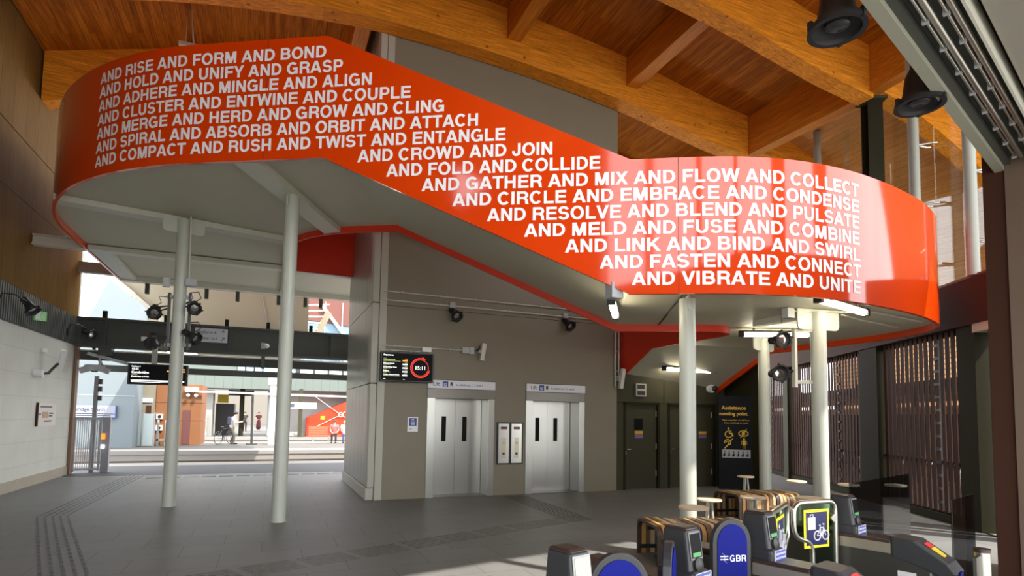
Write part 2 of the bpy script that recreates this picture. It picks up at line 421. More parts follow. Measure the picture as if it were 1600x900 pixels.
# ------------------------------------------------------------------ left wall
XL = -4.78
def zb(X):
    """underside of the arched roof beams"""
    P = [(-4.9,8.28),(-2.2,9.06),(-.5,9.40),(1.9,9.62),(4.7,9.54),(7.5,9.27),(9.25,8.96),(10.4,8.76),(11.6,8.62),(13.5,8.2),(16,7.2),(18.5,5.6),(20.5,4.0)]
    if X <= P[0][0]: return P[0][1]
    for i in range(len(P)-1):
        if X <= P[i+1][0]:
            x0,z0 = P[max(i-1,0)]; x1,z1 = P[i]; x2,z2 = P[i+1]; x3,z3 = P[min(i+2,len(P)-1)]
            t = (X-x1)/(x2-x1); m1 = (z2-z0)/(x2-x0)*(x2-x1); m2 = (z3-z1)/(x3-x1)*(x2-x1)
            return (2*t**3-3*t**2+1)*z1+(t**3-2*t**2+t)*m1+(-2*t**3+3*t**2)*z2+(t**3-t**2)*m2
    return P[-1][1]
BD = 1.12
struct(MB().box(XL-.3,XL,-.3,18.45,.22,3.39).build('wall_left', BLOCK))
struct(MB().box(XL-.3,XL+.025,-.3,18.45,0,.22).build('baseboard_left', STONE))
rib = MB().box(XL-.3,XL+.01,-.3,18.42,3.39,4.13)
y = 9.0
while y < 18.4: rib.box(XL+.01,XL+.045,y,y+.055,3.40,4.12); y += .11
struct(rib.build('wall_left', RIB))
up = MB()
for z0,z1,dx in ((4.13,5.9,.03),(5.91,7.08,.03),(7.10,8.31,.03),(8.335,9.9,-.05)): up.box(XL-.3,XL+dx,-.3,18.45,z0,z1)
struct(up.build('wall_left', VENEER))
struct(MB().box(XL-.12,XL+.07,18.45,18.68,0,3.4).build('trim_1', mat('brown_end_post',(.20,.12,.07),.5)))
struct(MB().box(XL-.05,XL+.02,18.45,18.6,4.13,8).build('trim_2', TRIM_PALE))

# ------------------------------------------------------------------ roof: deck, arched beams, cross beams
def arch_strip(x0,x1,step,y0,y1,lo,hi):
    mb = MB(); n = max(2,int((x1-x0)/step)); xs = [x0+(x1-x0)*k/n for k in range(n+1)]
    vs=[]; fs=[]
    for x in xs: vs += [(x,y0,lo(x)),(x,y1,lo(x)),(x,y1,hi(x)),(x,y0,hi(x))]
    for k in range(n):
        a=4*k; b=a+4
        fs += [(a,a+1,b+1,b),(a+1,a+2,b+2,b+1),(a+2,a+3,b+3,b+2),(a+3,a,b,b+3)]
    fs += [(0,3,2,1),(4*n,4*n+1,4*n+2,4*n+3)]
    return mb._add(vs,fs)
def ymin_front(x): return (-2.6+.2991*x)/.9542  # unseen eave, its reach shaped so only a narrow sun strip enters
# deck in strips so that its front edge follows the skewed entrance line
dk = MB(); xs = [-4.8+.35*k for k in range(48)]
vs=[]; fs=[]
for x in xs:
    zt = zb(x)+BD; y0 = ymin_front(x)
    vs += [(x,y0,zt),(x,18.6,zt),(x,18.6,zt+.25),(x,y0,zt+.25)]
for k in range(len(xs)-1):
    a=4*k; b=a+4; fs += [(a,a+1,b+1,b),(a+1,a+2,b+2,b+1),(a+2,a+3,b+3,b+2),(a+3,a,b,b+3)]
fs += [(0,3,2,1)]; n=4*(len(xs)-1); fs += [(n,n+1,n+2,n+3)]
dk._add(vs,fs); struct(dk.build('ceiling', DECK, smooth=20))
# outer part of the roof, sweeping down beyond the glazed side
ov = MB(); xs = [11.65+.35*k for k in range(25)]; vs=[]; fs=[]
for x in xs:
    zt = zb(x)+BD-.03; vs += [(x,1.8,zt),(x,19.5,zt),(x,19.5,zt+.2),(x,1.8,zt+.2)]  # carried forward out of view to darken the glazed side
for k in range(len(xs)-1):
    a=4*k; b=a+4; fs += [(a,a+1,b+1,b),(a+1,a+2,b+2,b+1),(a+2,a+3,b+3,b+2),(a+3,a,b,b+3)]
fs += [(0,3,2,1)]; n=4*(len(xs)-1); fs += [(n,n+1,n+2,n+3)]
struct(ov._add(vs,fs).build('ceiling', CLADWOOD, smooth=20))
def beam_label(o, t): return tag(o, t, 'timber beam', 'arched timber roof beams', 'thing')
for (y0,y1,x0,x1,lab) in ((11.24,11.66,XL,11.42,'arched timber roof beam passing in front of the lift shaft top'),
                          (7.95,8.33,2.0,11.62,'arched timber roof beam ending on the dark steel post'),
                          (15.0,15.4,XL,11.5,'arched timber roof beam meeting the wood wall behind the orange landing'),
                          (4.2,4.6,-4.4,10.9,'arched timber roof beam high above the entrance')):
    beam_label(arch_strip(x0,x1,.4,y0,y1,zb,lambda x: zb(x)+BD).build('roof_beam', GLULAM, smooth=20), lab)
XC = (-1.55,1.55,4.65,7.75)
names = {(4.65,8.33):'short timber cross beam over the stair, second from the steel post',(7.75,8.33):'short timber cross beam above the lower landing, next to the steel post',
         (1.55,11.66):'dark timber cross beam just left of the lift shaft top',(7.75,4.6):'short timber cross beam in the near roof bay beside the downlight'}
for (ya,yb) in ((4.6,7.95),(8.33,11.24),(11.66,15.0)):
    for x in XC:
        if x == -1.55: continue
        lab = names.get((x,ya), 'short timber cross beam in the %s roof bay, %s' % ({4.6:'nearest',8.33:'middle',11.66:'farthest'}[ya], {-1.55:'towards the wood wall',1.55:'in line with the upper flight',4.65:'in line with the lifts',7.75:'towards the glazed side'}[x]))
        tag(MB().box(x-.16,x+.16,ya,yb,zb(x)+.42,zb(x)+BD-.01).build('cross_beam', GLULAM_Y), lab, 'timber beam', 'timber cross beams', 'thing')
eb = MB()
for (ya,yb,xa,xb) in ((1.2,7.95,10.75,11.5),(8.33,11.24,11.52,11.44),(11.66,15.0,11.44,11.4)):
    eb.hexa([(xa,ya,8.70),(xa+.3,ya,8.70),(xb+.3,yb,8.72),(xb,yb,8.72),(xa,ya,9.78),(xa+.3,ya,9.78),(xb+.3,yb,9.82),(xb,yb,9.82)])
tag(eb.build('edge_beam', GLULAM_Y), 'long timber edge beam above the glazed side of the hall', 'timber beam', None, 'thing')
# outside arms of the roof seen through the glass
for (y0,x0,x1,lab) in ((8.2,11.95,17.5,'outdoor timber roof rib beyond the steel post, sloping down'),(11.5,11.8,18.0,'outdoor timber roof rib seen through the glass above the landing')):
    beam_label(arch_strip(x0,x1,.4,y0-.18,y0+.18,lambda x: zb(x)+.35,lambda x: zb(x)+BD).build('roof_rib', GLULAM, smooth=20), lab)

# ------------------------------------------------------------------ lift shaft
YL = 11.69
ZT = 10.5
w = MB()
w.box(1.99,3.03,YL,12.1,0,2.25); w.box(4.52,5.27,YL,12.1,0,2.25); w.box(6.76,7.65,YL,12.1,0,2.25)
for z0,z1 in ((2.25,3.915),(3.925,6.6),(6.61,ZT)): w.box(1.99,7.65,YL,12.1,z0,z1)
struct(w.build('wall_lift', TAUPE))
s = MB().box(7.25,7.65,12.1,15.5,0,9.0); s.box(1.99,7.25,15.1,15.5,0,9.15)
struct(s.build('wall_shaft', TAUPE))
struct(MB().box(3.0,4.55,12.12,12.2,0,2.3).box(5.2,6.8,12.12,12.2,0,2.3).build('wall_shaft', OLIVE_DK))
# left face: tall cladding sheets with upright folds, pale rounded corner
cl = MB()
for z0,z1 in ((.25,2.31),(2.325,3.95),(3.965,7.0),(7.015,ZT)):
    yy = 11.95
    while yy < 15.45:
        y2 = min(yy+.58,15.5); cl.box(1.86,1.99,yy,y2-.012,z0,z1); yy = y2
cl.box(1.90,1.99,11.9,15.5,0,ZT)
struct(cl.build('wall_shaft_side', LIFT_SIDE))
struct(MB().box(1.83,1.99,11.72,15.52,0,.24).build('baseboard_shaft', TRIM_PALE, bevel=.01))
ct = MB()
for z0,z1 in ((.245,2.31),(2.325,3.95),(3.965,7.0),(7.015,ZT)): ct.box(1.845,1.985,YL-.03,11.95,z0,z1)
struct(ct.build('trim_3', TRIM_PALE, bevel=.02))
struct(MB().box(2.0,2.14,YL-.012,YL+.01,0,ZT).build('trim_4', TRIM_PALE))
def lift_front(dx, which):
    t = thing('lift_entrance', 'brushed steel lift entrance with closed two panel doors, %s' % which, 'lift', (3.78+dx,YL,0), 0, 'lift entrances')
    X = lambda a: a+dx
    f = MB()
    f.box(X(3.03),X(3.2),YL-.025,YL+.40,0,2.06); f.box(X(4.38),X(4.52),YL-.025,YL+.40,0,2.06)
    f.build('door_frame', BRUSHED, t, bevel=.004)
    MB().box(X(3.03),X(4.52),YL-.03,YL+.40,2.06,2.255).build('header', BRUSHED_DK, t)
    MB().box(X(3.2),X(4.38),YL-.02,YL+.43,-.005,.012).build('threshold', BRUSHED_DK, t)
    for a,b,wa in ((3.2,3.765,3.46),(3.775,4.40,3.935)):
        yy = YL+.40 if a < 3.3 else YL+.415
        d = MB().box(X(a),X(wa),yy,yy+.03,.012,2.06).box(X(wa+.105),X(b),yy,yy+.03,.012,2.06).box(X(wa),X(wa+.105),yy,yy+.03,.012,1.14).box(X(wa),X(wa+.105),yy,yy+.03,1.68,2.06).build('door', BRUSHED, t)
        MB().box(X(wa),X(wa+.105),yy+.012,yy+.02,1.14,1.68).build('window_pane', SCREEN, d)
    return t
lift_front(0, 'beside the departure screen'); lift_front(2.24, 'farther from the departure screen')
def lift_sign(dx, which):
    x0 = 3.03+dx; y = YL-.045
    t = thing('lift_sign', 'long white lift sign above %s' % which, 'sign', (x0+.75,y,2.34), 0, 'signs above the lifts')
    MB().box(x0,x0+1.49,y,YL,2.262,2.435).build('sign_panel', SIGNW, t)
    MB().box(x0-.006,x0+1.496,y-.001,YL,2.252,2.262).box(x0-.006,x0+1.496,y-.001,YL,2.435,2.444).build('rim', BLACK, t)
    font_text('lettering', 'Lift', frame((x0+.1,y-.001,2.315)), .115, SIGNTXT, t, bold=.0008)
    MB().box(x0+.31,x0+.43,y-.002,y,2.29,2.41).build('icon', SIGNBLUE, t)
    ic = MB(); T = frame((x0+.37,y-.003,2.345))
    ic.box(x0+.335,x0+.405,y-.004,y-.002,2.305,2.312).box(x0+.335,x0+.342,y-.004,y-.002,2.305,2.37).box(x0+.398,x0+.405,y-.004,y-.002,2.305,2.37).box(x0+.335,x0+.405,y-.004,y-.002,2.363,2.37)
    for k in (-.018,0,.018): ic.box(x0+.365+k,x0+.374+k,y-.004,y-.002,2.312,2.345).ball((x0+.37+k,y-.003,2.352),.005)
    ic.build('icon_figure', SIGNW, t)
    tr = MB().box(x0+.475,x0+.53,y-.002,y,2.335,2.40).box(x0+.482,x0+.492,y-.002,y,2.31,2.335).box(x0+.513,x0+.523,y-.002,y,2.31,2.335).box(x0+.468,x0+.537,y-.002,y,2.318,2.324); tr.build('train_icon', SIGNTXT, t)
    font_text('lettering', 'to platforms 1, 2 and 3' if dx == 0 else 'to platforms 1, 2 and 3', frame((x0+.60,y-.001,2.325)), .065, SIGNTXT, t, bold=.0006)
lift_sign(0,'the lift beside the departure screen'); lift_sign(2.24,'the lift by the olive doors')
# call station
t = thing('lift_call_station', 'black framed pair of steel lift call panels between the two lifts', 'control panel', (4.89,YL,.66))
MB().box(4.585,5.205,YL-.03,YL,.66,1.575).build('backplate', BLACK, t)
for xa in (4.62,4.925):
    p = MB().box(xa,xa+.245,YL-.038,YL-.03,.69,1.545).build('panel', CHROME, t)
    MB().box(xa+.05,xa+.195,YL-.043,YL-.038,1.42,1.475).build('display', REDDISP, p)
    MB().box(xa+.07,xa+.175,YL-.044,YL-.038,.80,1.24).build('button_plate', mat('aged_brass',(.55,.50,.38),.35,metal=.8), p)
    MB().box(xa+.095,xa+.145,YL-.05,YL-.044,.87,.92).build('button', BLACK, p)
    MB().cyl((xa+.12,YL-.044,1.12),(xa+.12,YL-.05,1.12),.022).build('button', GREYBOX, p)
# small lift notice
t = thing('lift_notice', 'small white and blue lift notice left of the lift doors', 'sign', (2.735,YL,1.5))
MB().box(2.63,2.845,YL-.012,YL,1.355,1.655).build('notice_panel', mat('notice_white',(.80,.81,.84),.5), t)
MB().box(2.66,2.815,YL-.015,YL-.012,1.475,1.635).build('pictogram', SIGNBLUE, t)
pc = MB()
for x in (2.70,2.775): pc.box(x,x+.008,YL-.018,YL-.015,1.495,1.585)
pc.box(2.70,2.783,YL-.018,YL-.015,1.495,1.503).box(2.70,2.783,YL-.018,YL-.015,1.577,1.585)
for x in (2.722,2.742,2.761): pc.box(x-.006,x+.006,YL-.018,YL-.015,1.505,1.545).ball((x,YL-.016,1.556),.007)
for x in (2.722,2.752): pc.prism([(x-.012,YL-.018,1.597),(x+.012,YL-.018,1.597),(x,YL-.018,1.62)],(0,.003,0))
pc.build('figures', SIGNW, t)
font_text('lettering', 'Lift', frame((2.66,YL-.013,1.40)), .05, SIGNTXT, t)

# departure screen on the lift wall
t = thing('departure_screen', 'black departure screen with a red ring clock on the lift wall', 'screen', (2.56,YL-.1,2.64))
TS = frame((2.56,YL-.13,2.655), R(-2), R(0))
MB(TS).box(-.54,.54,-.03,.05,-.30,.30).build('case', BLACK, t, bevel=.01)
MB(TS).box(-.51,.51,-.036,-.03,-.27,.275).build('display', SCREEN, t)
MB(TS).box(-.15,.15,.05,.13,-.15,.15).build('wall_bracket', BLACKMET, t)
rg = MB(TS)
for r0,r1,a0,a1 in ((.205,.182,60,420-75),(.172,.160,0,360)):
    n=40
    for k in range(n):
        a=R(a0+(a1-a0)*k/n); b=R(a0+(a1-a0)*(k+1)/n)
        rg.prism([(.265+r0*math.cos(a),-.037,r0*math.sin(a)),(.265+r0*math.cos(b),-.037,r0*math.sin(b)),(.265+r1*math.cos(b),-.037,r1*math.sin(b)),(.265+r1*math.cos(a),-.037,r1*math.sin(a))],(0,-.002,0))
rg.prism([(.31,-.037,.178),(.345,-.037,.205),(.30,-.037,.222)],(0,-.002,0))
rg.build('clock_ring', LEDR, t)
font_text('clock_digits', '15:11', TS @ frame((.265,-.038,-.037)), .105, LED, t, align='CENTER', bold=.0)
font_text('heading', 'Departures', TS @ frame((-.48,-.038,.225)), .042, LED, t, bold=.001)
wl_ = MB(TS); yl_ = MB(TS); ol_ = MB(TS)
rows = ['Cambridge North','Stansted Airport','London Kings Cross','Brighton','London Liverpool Street']
for k,rw in enumerate(rows):
    z = .135-.075*k
    font_text('service_row', rw, TS @ frame((-.48,-.038,z)), .032, LED if k else LEDY, t, bold=.0008)
    yl_.box(-.48,-.48+(.34 if k in (0,4) else .14),-.038,-.036,z-.018,z-.012); yl_.box(-.48,-.42,-.038,-.036,z+.033,z+.037)
    (wl_ if k else ol_).box(-.10,.0,-.038,-.036,z-.014,z+.012)
    (yl_ if k else ol_).box(-.05,0,-.038,-.036,z+.03,z+.036)
wl_.box(-.48,-.43,-.038,-.036,-.247,-.24); wl_.box(-.08,-.05,-.038,-.036,-.25,-.24)
wl_.build('status_bars', LED, t); yl_.build('service_lines', LEDY, t); ol_.build('late_notice', LEDO, t)

# wall conduits, boxes
def conduit(pts, r, label, clips=0):
    t = thing('conduit', label, 'conduit', pts[0])
    MB().tube(pts, r, 8).build('pipe', STEEL_PALE, t, smooth=60)
    if clips:
        a = Vector(pts[0]); b = Vector(pts[-1])
        for k in range(clips):
            p = a.lerp(b,(k+.5)/clips); MB().box(p.x-.014,p.x+.014,p.y-.025,YL,p.z-.022,p.z+.022).build('clip', GREYBOX, t)
conduit([(2.05,YL-.05,4.20),(7.55,YL-.05,4.19)], .013, 'upper thin steel conduit along the lift wall', 7)
conduit([(2.05,YL-.05,4.02),(7.55,YL-.05,4.01)], .015, 'lower steel conduit carrying the two wall spotlights', 7)
conduit([(2.03,YL-.05,3.09),(3.74,YL-.05,3.09)], .012, 'short conduit running to the grey wall camera', 3)
conduit([(2.03,YL-.05,3.0),(2.86,YL-.05,3.0)], .012, 'short conduit just above the departure screen', 2)
conduit([(7.56,YL-.06,4.0),(7.56,YL-.06,2.45)], .018, 'upright conduit at the right edge of the lift wall', 3)
conduit([(7.66,YL-.06,4.0),(7.66,YL-.06,2.6)], .018, 'outer upright conduit beside the lift wall corner', 3)
tag(MB().box(2.88,3.07,YL-.09,YL,3.0,3.10).build('junction_box', WHITEPL, bevel=.006), 'white junction box above the departure screen corner', 'junction box')
t = thing('wall_camera', 'pale bar shaped camera on an arm on the lift wall', 'camera', (4.2,YL,3.05))
MB().box(3.74,3.90,YL-.1,YL,3.02,3.15).box(3.90,4.0,YL-.12,YL,3.01,3.16).build('junction_box', GREYBOX, t, bevel=.006)
MB().tube([(4.0,YL-.06,3.08),(4.08,YL-.1,3.10),(4.13,YL-.12,3.18)], .014, 8).build('cable', BLACK, t, smooth=60)
MB(frame((4.18,YL-.14,3.06),0,0,R(8))).box(-.05,.05,-.06,.06,-.19,.19).build('camera_body', STEEL_PALE, t, bevel=.012)
MB().box(4.10,4.14,YL-.14,YL,3.04,3.10).build('arm', GREYBOX, t)
t = thing('wall_camera', 'pale bar shaped camera at the right edge of the lift wall', 'camera', (7.66,YL-.1,2.65))
MB(frame((7.66,YL-.2,2.63),0,0,R(9))).box(-.05,.05,-.05,.05,-.24,.24).build('camera_body', STEEL_PALE, t, bevel=.012)
MB().box(7.58,7.64,YL-.2,YL-.05,2.58,2.70).build('arm', GREYBOX, t)

# ------------------------------------------------------------------ the orange stair: paths in plan
Z1, Z2, HB = 5.20, 3.26, 1.745
D30 = Vector((.866,-.5,0)); N30 = Vector((.5,.866,0)); K0 = Vector((.55,8.105,0)); SL = 4.145
def arc(p, h0, h1, r, n=28, left=True):
    """points of an arc starting at p with heading h0 turning to h1 (degrees)"""
    sgn = 1 if left else -1
    c = Vector(p) + Vector((-math.sin(R(h0)),math.cos(R(h0)),0))*r*sgn
    out = []
    for k in range(n+1):
        h = R(h0+(h1-h0)*k/n); out.append(c - Vector((-math.sin(h),math.cos(h),0))*r*sgn)
    return out
# outer path: down the left side, round, along the stair line, round the right end
XA = -3.84; RA = 5.4; LA = RA*math.tan(R(30))
corner = K0 - D30*((K0.x-XA)/.866)
outer = [Vector((XA,18.4,0)), Vector((XA,17,0)), Vector((XA,15.5,0))] + arc((XA, corner.y+LA, 0), -90, -30, RA, 40)
i_start = len(outer)
outer += [K0, K0+D30*SL]
raw = [(4.62,5.755),(4.95,5.57),(5.3,5.40),(5.7,5.26),(6.1,5.165),(6.6,5.11),(7.16,5.11),(7.9,5.19),(8.69,5.345),(9.23,5.505),(9.75,5.72),(10.17,6.0),(10.48,6.42),(10.70,7.0),(10.80,7.7),(10.83,8.7),(10.80,9.4),(10.78,10.0)]
def catmull(P, k=6):
    P = [Vector((a,b,0)) for a,b in P]; out = []
    for i in range(len(P)-1):
        p0 = P[max(i-1,0)]; p1=P[i]; p2=P[i+1]; p3=P[min(i+2,len(P)-1)]
        for j in range(k):
            t=j/k; out.append(.5*((2*p1)+(p2-p0)*t+(2*p0-5*p1+4*p2-p3)*t*t+(3*p1-p0-3*p2+p3)*t**3))
    return out+[P[-1]]
outer += catmull(raw)
i_flat_end = len(outer)-1
outer += [Vector((10.76,12.6,0))]
def arclen(P):
    s=[0]
    for a,b in zip(P,P[1:]): s.append(s[-1]+(b-a).length)
    return s
so = arclen(outer); s0 = so[i_start]; so = [x-s0 for x in so]
S_END = so[i_flat_end]
def zbot_o(s):
    if s <= 0: return Z1
    if s <= SL: return Z1+(Z2-Z1)*s/SL
    if s <= S_END: return Z2
    return Z2-(s-S_END)*.5
def at(P, S, s):
    for i in range(len(S)-1):
        if s <= S[i+1] or i == len(S)-2:
            t = (s-S[i])/max(S[i+1]-S[i],1e-9); d = (P[i+1]-P[i]).normalized(); return P[i].lerp(P[i+1],t), d
# inner path: bridge edge facing the camera, well edge, upper flight, nose, lower flight
kin = K0 + N30*3.18; kin2 = kin + D30*SL
RI = 2.5; LI = RI*math.tan(R(30)); XI = .22
ci = kin - D30*((kin.x-XI)/.866)
inner = [Vector((1.93,15.0,0)), Vector((.45,15.0,0)), Vector((.27,14.92,0)), Vector((XI,14.72,0))] + arc((XI,ci.y+LI,0), -90, -30, RI, 16)
j_k = len(inner); inner += [kin, kin2]
inner += catmull([(5.9,8.69),(6.4,8.42),(6.9,8.13),(7.2,8.0),(7.47,7.98),(7.68,8.10),(7.79,8.36),(7.80,8.8)],5)
inner += [Vector((7.80,10.55,0))]; j_f = len(inner)-1
inner += [Vector((7.80,12.6,0))]
si = arclen(inner); x0_ = si[j_k]; si = [x-x0_ for x in si]; SI_END = si[j_f]
def zbot_i(s):
    if s <= 0: return Z1
    if s <= SL: return Z1+(Z2-Z1)*s/SL
    if s <= SI_END: return Z2
    return Z2-(s-SI_END)*.5
def band(P, S, zf, name, m, parent, th=.05, h=HB, side=1):
    mb = MB(); vs=[]; fs=[]; n=len(P)
    for i,p in enumerate(P):
        d = (P[min(i+1,n-1)]-P[max(i-1,0)]); d.normalize(); nn = Vector((-d.y,d.x,0))*side
        z = zf(S[i]); p = p-nn*.012; q = p+nn*th
        vs += [(p.x,p.y,z),(p.x,p.y,z+h),(q.x,q.y,z+h),(q.x,q.y,z)]
    for i in range(n-1):
        a=4*i; b=a+4; fs += [(a,b,b+1,a+1),(a+1,b+1,b+2,a+2),(a+2,b+2,b+3,a+3),(a+3,b+3,b,a)]
    fs += [(0,1,2,3),(4*n-4,4*n-1,4*n-2,4*n-3)]
    return mb._add(vs,fs).build(name, m, parent, smooth=25)
st = thing('staircase', 'curved orange staircase with a white lettered parapet on round columns', 'staircase', (3.5,7.5,0))
po = band(outer, so, zbot_o, 'outer_parapet', ORANGE, st, side=1)
band(inner, si, zbot_i, 'inner_parapet', ORANGE_IN, st, side=-1)
tag(po, 'orange outer parapet carrying the white words')
# soffits and floors
REC = .12
io = i_start
flat1 = [outer[i] for i in range(0,io+1)] + [inner[i] for i in range(j_k,-1,-1)] + [Vector((1.93,15.52,0)), Vector((4.5,15.52,0)), Vector((4.5,18.4,0))]
def slab(pts, z, h, name, m): 
    return MB().prism([(p.x,p.y,z) for p in pts],(0,0,h)).build(name, m, st)
slab(flat1, Z1+REC, .22, 'upper_landing_soffit', SOFFIT)
flat2 = [outer[i] for i in range(io+1, i_flat_end+1)] + [inner[i] for i in range(j_f, j_k, -1)]
slab(flat2, Z2+REC, .22, 'lower_landing_soffit', SOFFIT)
a0,a1,b0,b1 = K0, K0+D30*SL, kin, kin2
def zz(p,z): return (p.x,p.y,z)
MB().hexa([zz(a0,Z1+REC),zz(a1,Z2+REC),zz(b1,Z2+REC),zz(b0,Z1+REC),zz(a0,Z1+REC+.22),zz(a1,Z2+REC+.22),zz(b1,Z2+REC+.22),zz(b0,Z1+REC+.22)]).build('upper_flight_soffit', SOFFIT, st)
c0,c1,d0,d1 = outer[i_flat_end],outer[-1],inner[j_f],inner[-1]
zl = lambda p,pf: Z2+REC-(p.y-pf.y)*.5
MB().hexa([zz(c0,Z2+REC),zz(c1,zl(c1,c0)),zz(d1,zl(d1,d0)),zz(d0,Z2+REC),zz(c0,Z2+REC+.22),zz(c1,zl(c1,c0)+.22),zz(d1,zl(d1,d0)+.22),zz(d0,Z2+REC+.22)]).build('lower_flight_soffit', SOFFIT, st)
# treads of the upper flight (hidden from below)
tr = MB()
for k in range(12):
    p = K0 + D30*(SL*k/12); q = K0 + D30*(SL*(k+1)/12); zt = Z1+.34+(Z2-Z1)*(k+.5)/12
    tr.hexa([zz(p+N30*.06,zt-.12),zz(q+N30*.06,zt-.12),zz(q+N30*3.12,zt-.12),zz(p+N30*3.12,zt-.12),zz(p+N30*.06,zt+.08),zz(q+N30*.06,zt+.08),zz(q+N30*3.12,zt+.08),zz(p+N30*3.12,zt+.08)])
tr.build('treads', MAT_TREAD if 'MAT_TREAD' in globals() else mat('stair_tread',(.2,.2,.19),.6), st)
# panel joints in the parapet
jn = MB()
for s in (-.87, 4.74):
    p,d = at(outer, so, s); nn = Vector((d.y,-d.x,0)); z = zbot_o(s)
    p = p+nn*.012; jn.hexa([p+d*-.004+nn*-.005+Vector((0,0,z)),p+d*.004+nn*-.005+Vector((0,0,z)),p+d*.004+nn*.003+Vector((0,0,z)),p-d*.004+nn*.003+Vector((0,0,z)),
             p+d*-.004+nn*-.005+Vector((0,0,z+HB)),p+d*.004+nn*-.005+Vector((0,0,z+HB)),p+d*.004+nn*.003+Vector((0,0,z+HB)),p-d*.004+nn*.003+Vector((0,0,z+HB))])
jn.build('panel_joint', mat('joint_dark_red',(.20,.02,.004),.6), st)
# steel strips under the landings
def strip(a, b, w, z, h=.10, name='soffit_beam', m=STEEL_PALE):
    a = Vector((a[0],a[1],z+h/2)); b = Vector((b[0],b[1],z+h/2)); return MB().bar(a,b,w,h).build(name,m,st)
strip((-.44,8.78),(1.03,11.58),.36,Z1+.015)
strip((-3.5,11.85),(.2,12.65),.30,Z1+.015)
strip((XA+.06,15.13),(1.84,15.13),.26,Z1+.0)
strip((XA+.24,15.3),(XA+.24,18.3),.36,Z1+.015)
strip((.3,15.3),(.3,18.3),.22,Z1+.015)
strip((XA+.06,18.25),(4.4,18.25),.26,Z1-.02,.16)
strip((7.55,7.3),(7.5,6.15),.16,Z2+.02)
strip((4.80,5.68),(6.38,8.42),.025,Z2+REC-.012,.014,'soffit_joint',BLACKMET)
# little stubs under the rear edge of the landing
sb = MB()
for x in (-3.2,-1.75,-.95,.15,.9,1.35): sb.box(x-.05,x+.05,18.3,18.4,Z1-.30,Z1+.1)
sb.build('hanger_stub', DKSTEEL, st)
# lettering wrapped on the outer parapet
ROWS = ['AND RISE AND FORM AND BOND','AND HOLD AND UNIFY AND GRASP','AND ADHERE AND MINGLE AND ALIGN','AND CLUSTER AND ENTWINE AND COUPLE','AND MERGE AND HERD AND GROW AND CLING',
 'AND SPIRAL AND ABSORB AND ORBIT AND ATTACH','AND COMPACT AND RUSH AND TWIST AND ENTANGLE','AND CROWD AND JOIN','AND FOLD AND COLLIDE','AND GATHER AND MIX AND FLOW AND COLLECT',
 'AND CIRCLE AND EMBRACE AND CONDENSE','AND RESOLVE AND BLEND AND PULSATE','AND MELD AND FUSE AND COMBINE','AND LINK AND BIND AND SWIRL','AND FASTEN AND CONNECT','AND VIBRATE AND UNITE']
ENDS = [0,.248,.678,1.226,1.702,2.168,2.533]
STARTS = [.498,.91,1.404,1.829,2.297,2.789,3.321,3.761,4.161]
EM = .2335
S_LEFT = -3.79; S_R = 7.30
ENDS2 = [3.159,3.77]+[S_R]*7
for k,rw in enumerate(ROWS):
    zb_ = 6.633-.2173*k; w_ = text_width(rw)*EM
    s_a, s_b = (S_LEFT, ENDS[k]) if k < 7 else (STARTS[k-7], ENDS2[k-7])
    sx = (s_b-s_a)/w_
    mb = MB()
    for pi_,p in enumerate(text_polys(rw, EM, 0, 9)):
        vs=[]
        for x,z in p:
            q,d = at(outer, so, s_a+x*sx); nn = Vector((d.y,-d.x,0)); vs.append(q+nn*(.015+.0004*(pi_%7))+Vector((0,0,zb_+z)))
        mb._add(vs, [tuple(range(len(vs)))])
    o = mb.build('lettering', WHITE, po)
# conduit under the left landing
MB().tube([(-3.45,11.75,Z1+.06),(-3.3,12.15,Z1+.06),(-1.75,12.42,Z1+.06),(-1.45,11.86,Z1+.06),(-1.42,11.86,4.0)], .016, 8).build('conduit', STEEL_PALE, st, smooth=60)
MB().tube([(-.62,8.9,Z1+.09),(.0,10.15,Z1+.09),(.22,10.05,Z1+.09)], .016, 8).build('conduit', STEEL_PALE, st, smooth=60)

# ------------------------------------------------------------------ columns
def column(x, y, top, label, plate=None, dark=None):
    t = thing('support_column', label, 'column', (x,y,0), 0, 'round columns under the staircase'); t['kind'] = 'thing'
    MB().cyl((x,y,0),(x,y,top),.1095,32).build('shaft', COLUMN, t, smooth=40)
    MB().cyl((x,y,0),(x,y,.012),.118,32).build('floor_collar', COLUMN, t, smooth=40)
    if plate:
        a, hw, hh = plate; d = Vector((math.cos(R(a)),math.sin(R(a)),0)); n = Vector((-d.y,d.x,0))
        c = Vector((x,y,top)); r = .07; pts = [(-hw,.04),(-hw,-hh+r)]
        for k in range(5): an = PI+PI/2*k/4; pts.append((-hw+r+r*math.cos(an), -hh+r+r*math.sin(an)))
        for k in range(5): an = 1.5*PI+PI/2*k/4; pts.append((hw-r+r*math.cos(an), -hh+r+r*math.sin(an)))
        pts.append((hw,.04))
        MB().prism([c+d*u-n*.012+Vector((0,0,v)) for u,v in pts], n*.024).build('head_plate', COLUMN, t)
    return t
column(-1.57,11.99,5.215,'round pale column nearest the white wall, hung with four spotlights',(12,.34,.24))
column(.22,9.84,5.215,'plain round pale column under the left landing, in front of the platform view',(62,.17,.2))
column(5.2,6.23,3.33,'plain round pale column under the lower landing, left of the assistance totem',(62,.13,.2))
column(7.52,6.09,3.33,'round pale column hung with two spotlights, near the slatted screen',(-10,.36,.27))
column(8.9,8.43,3.33,'round pale column just right of the assistance totem',(10,.32,.27))

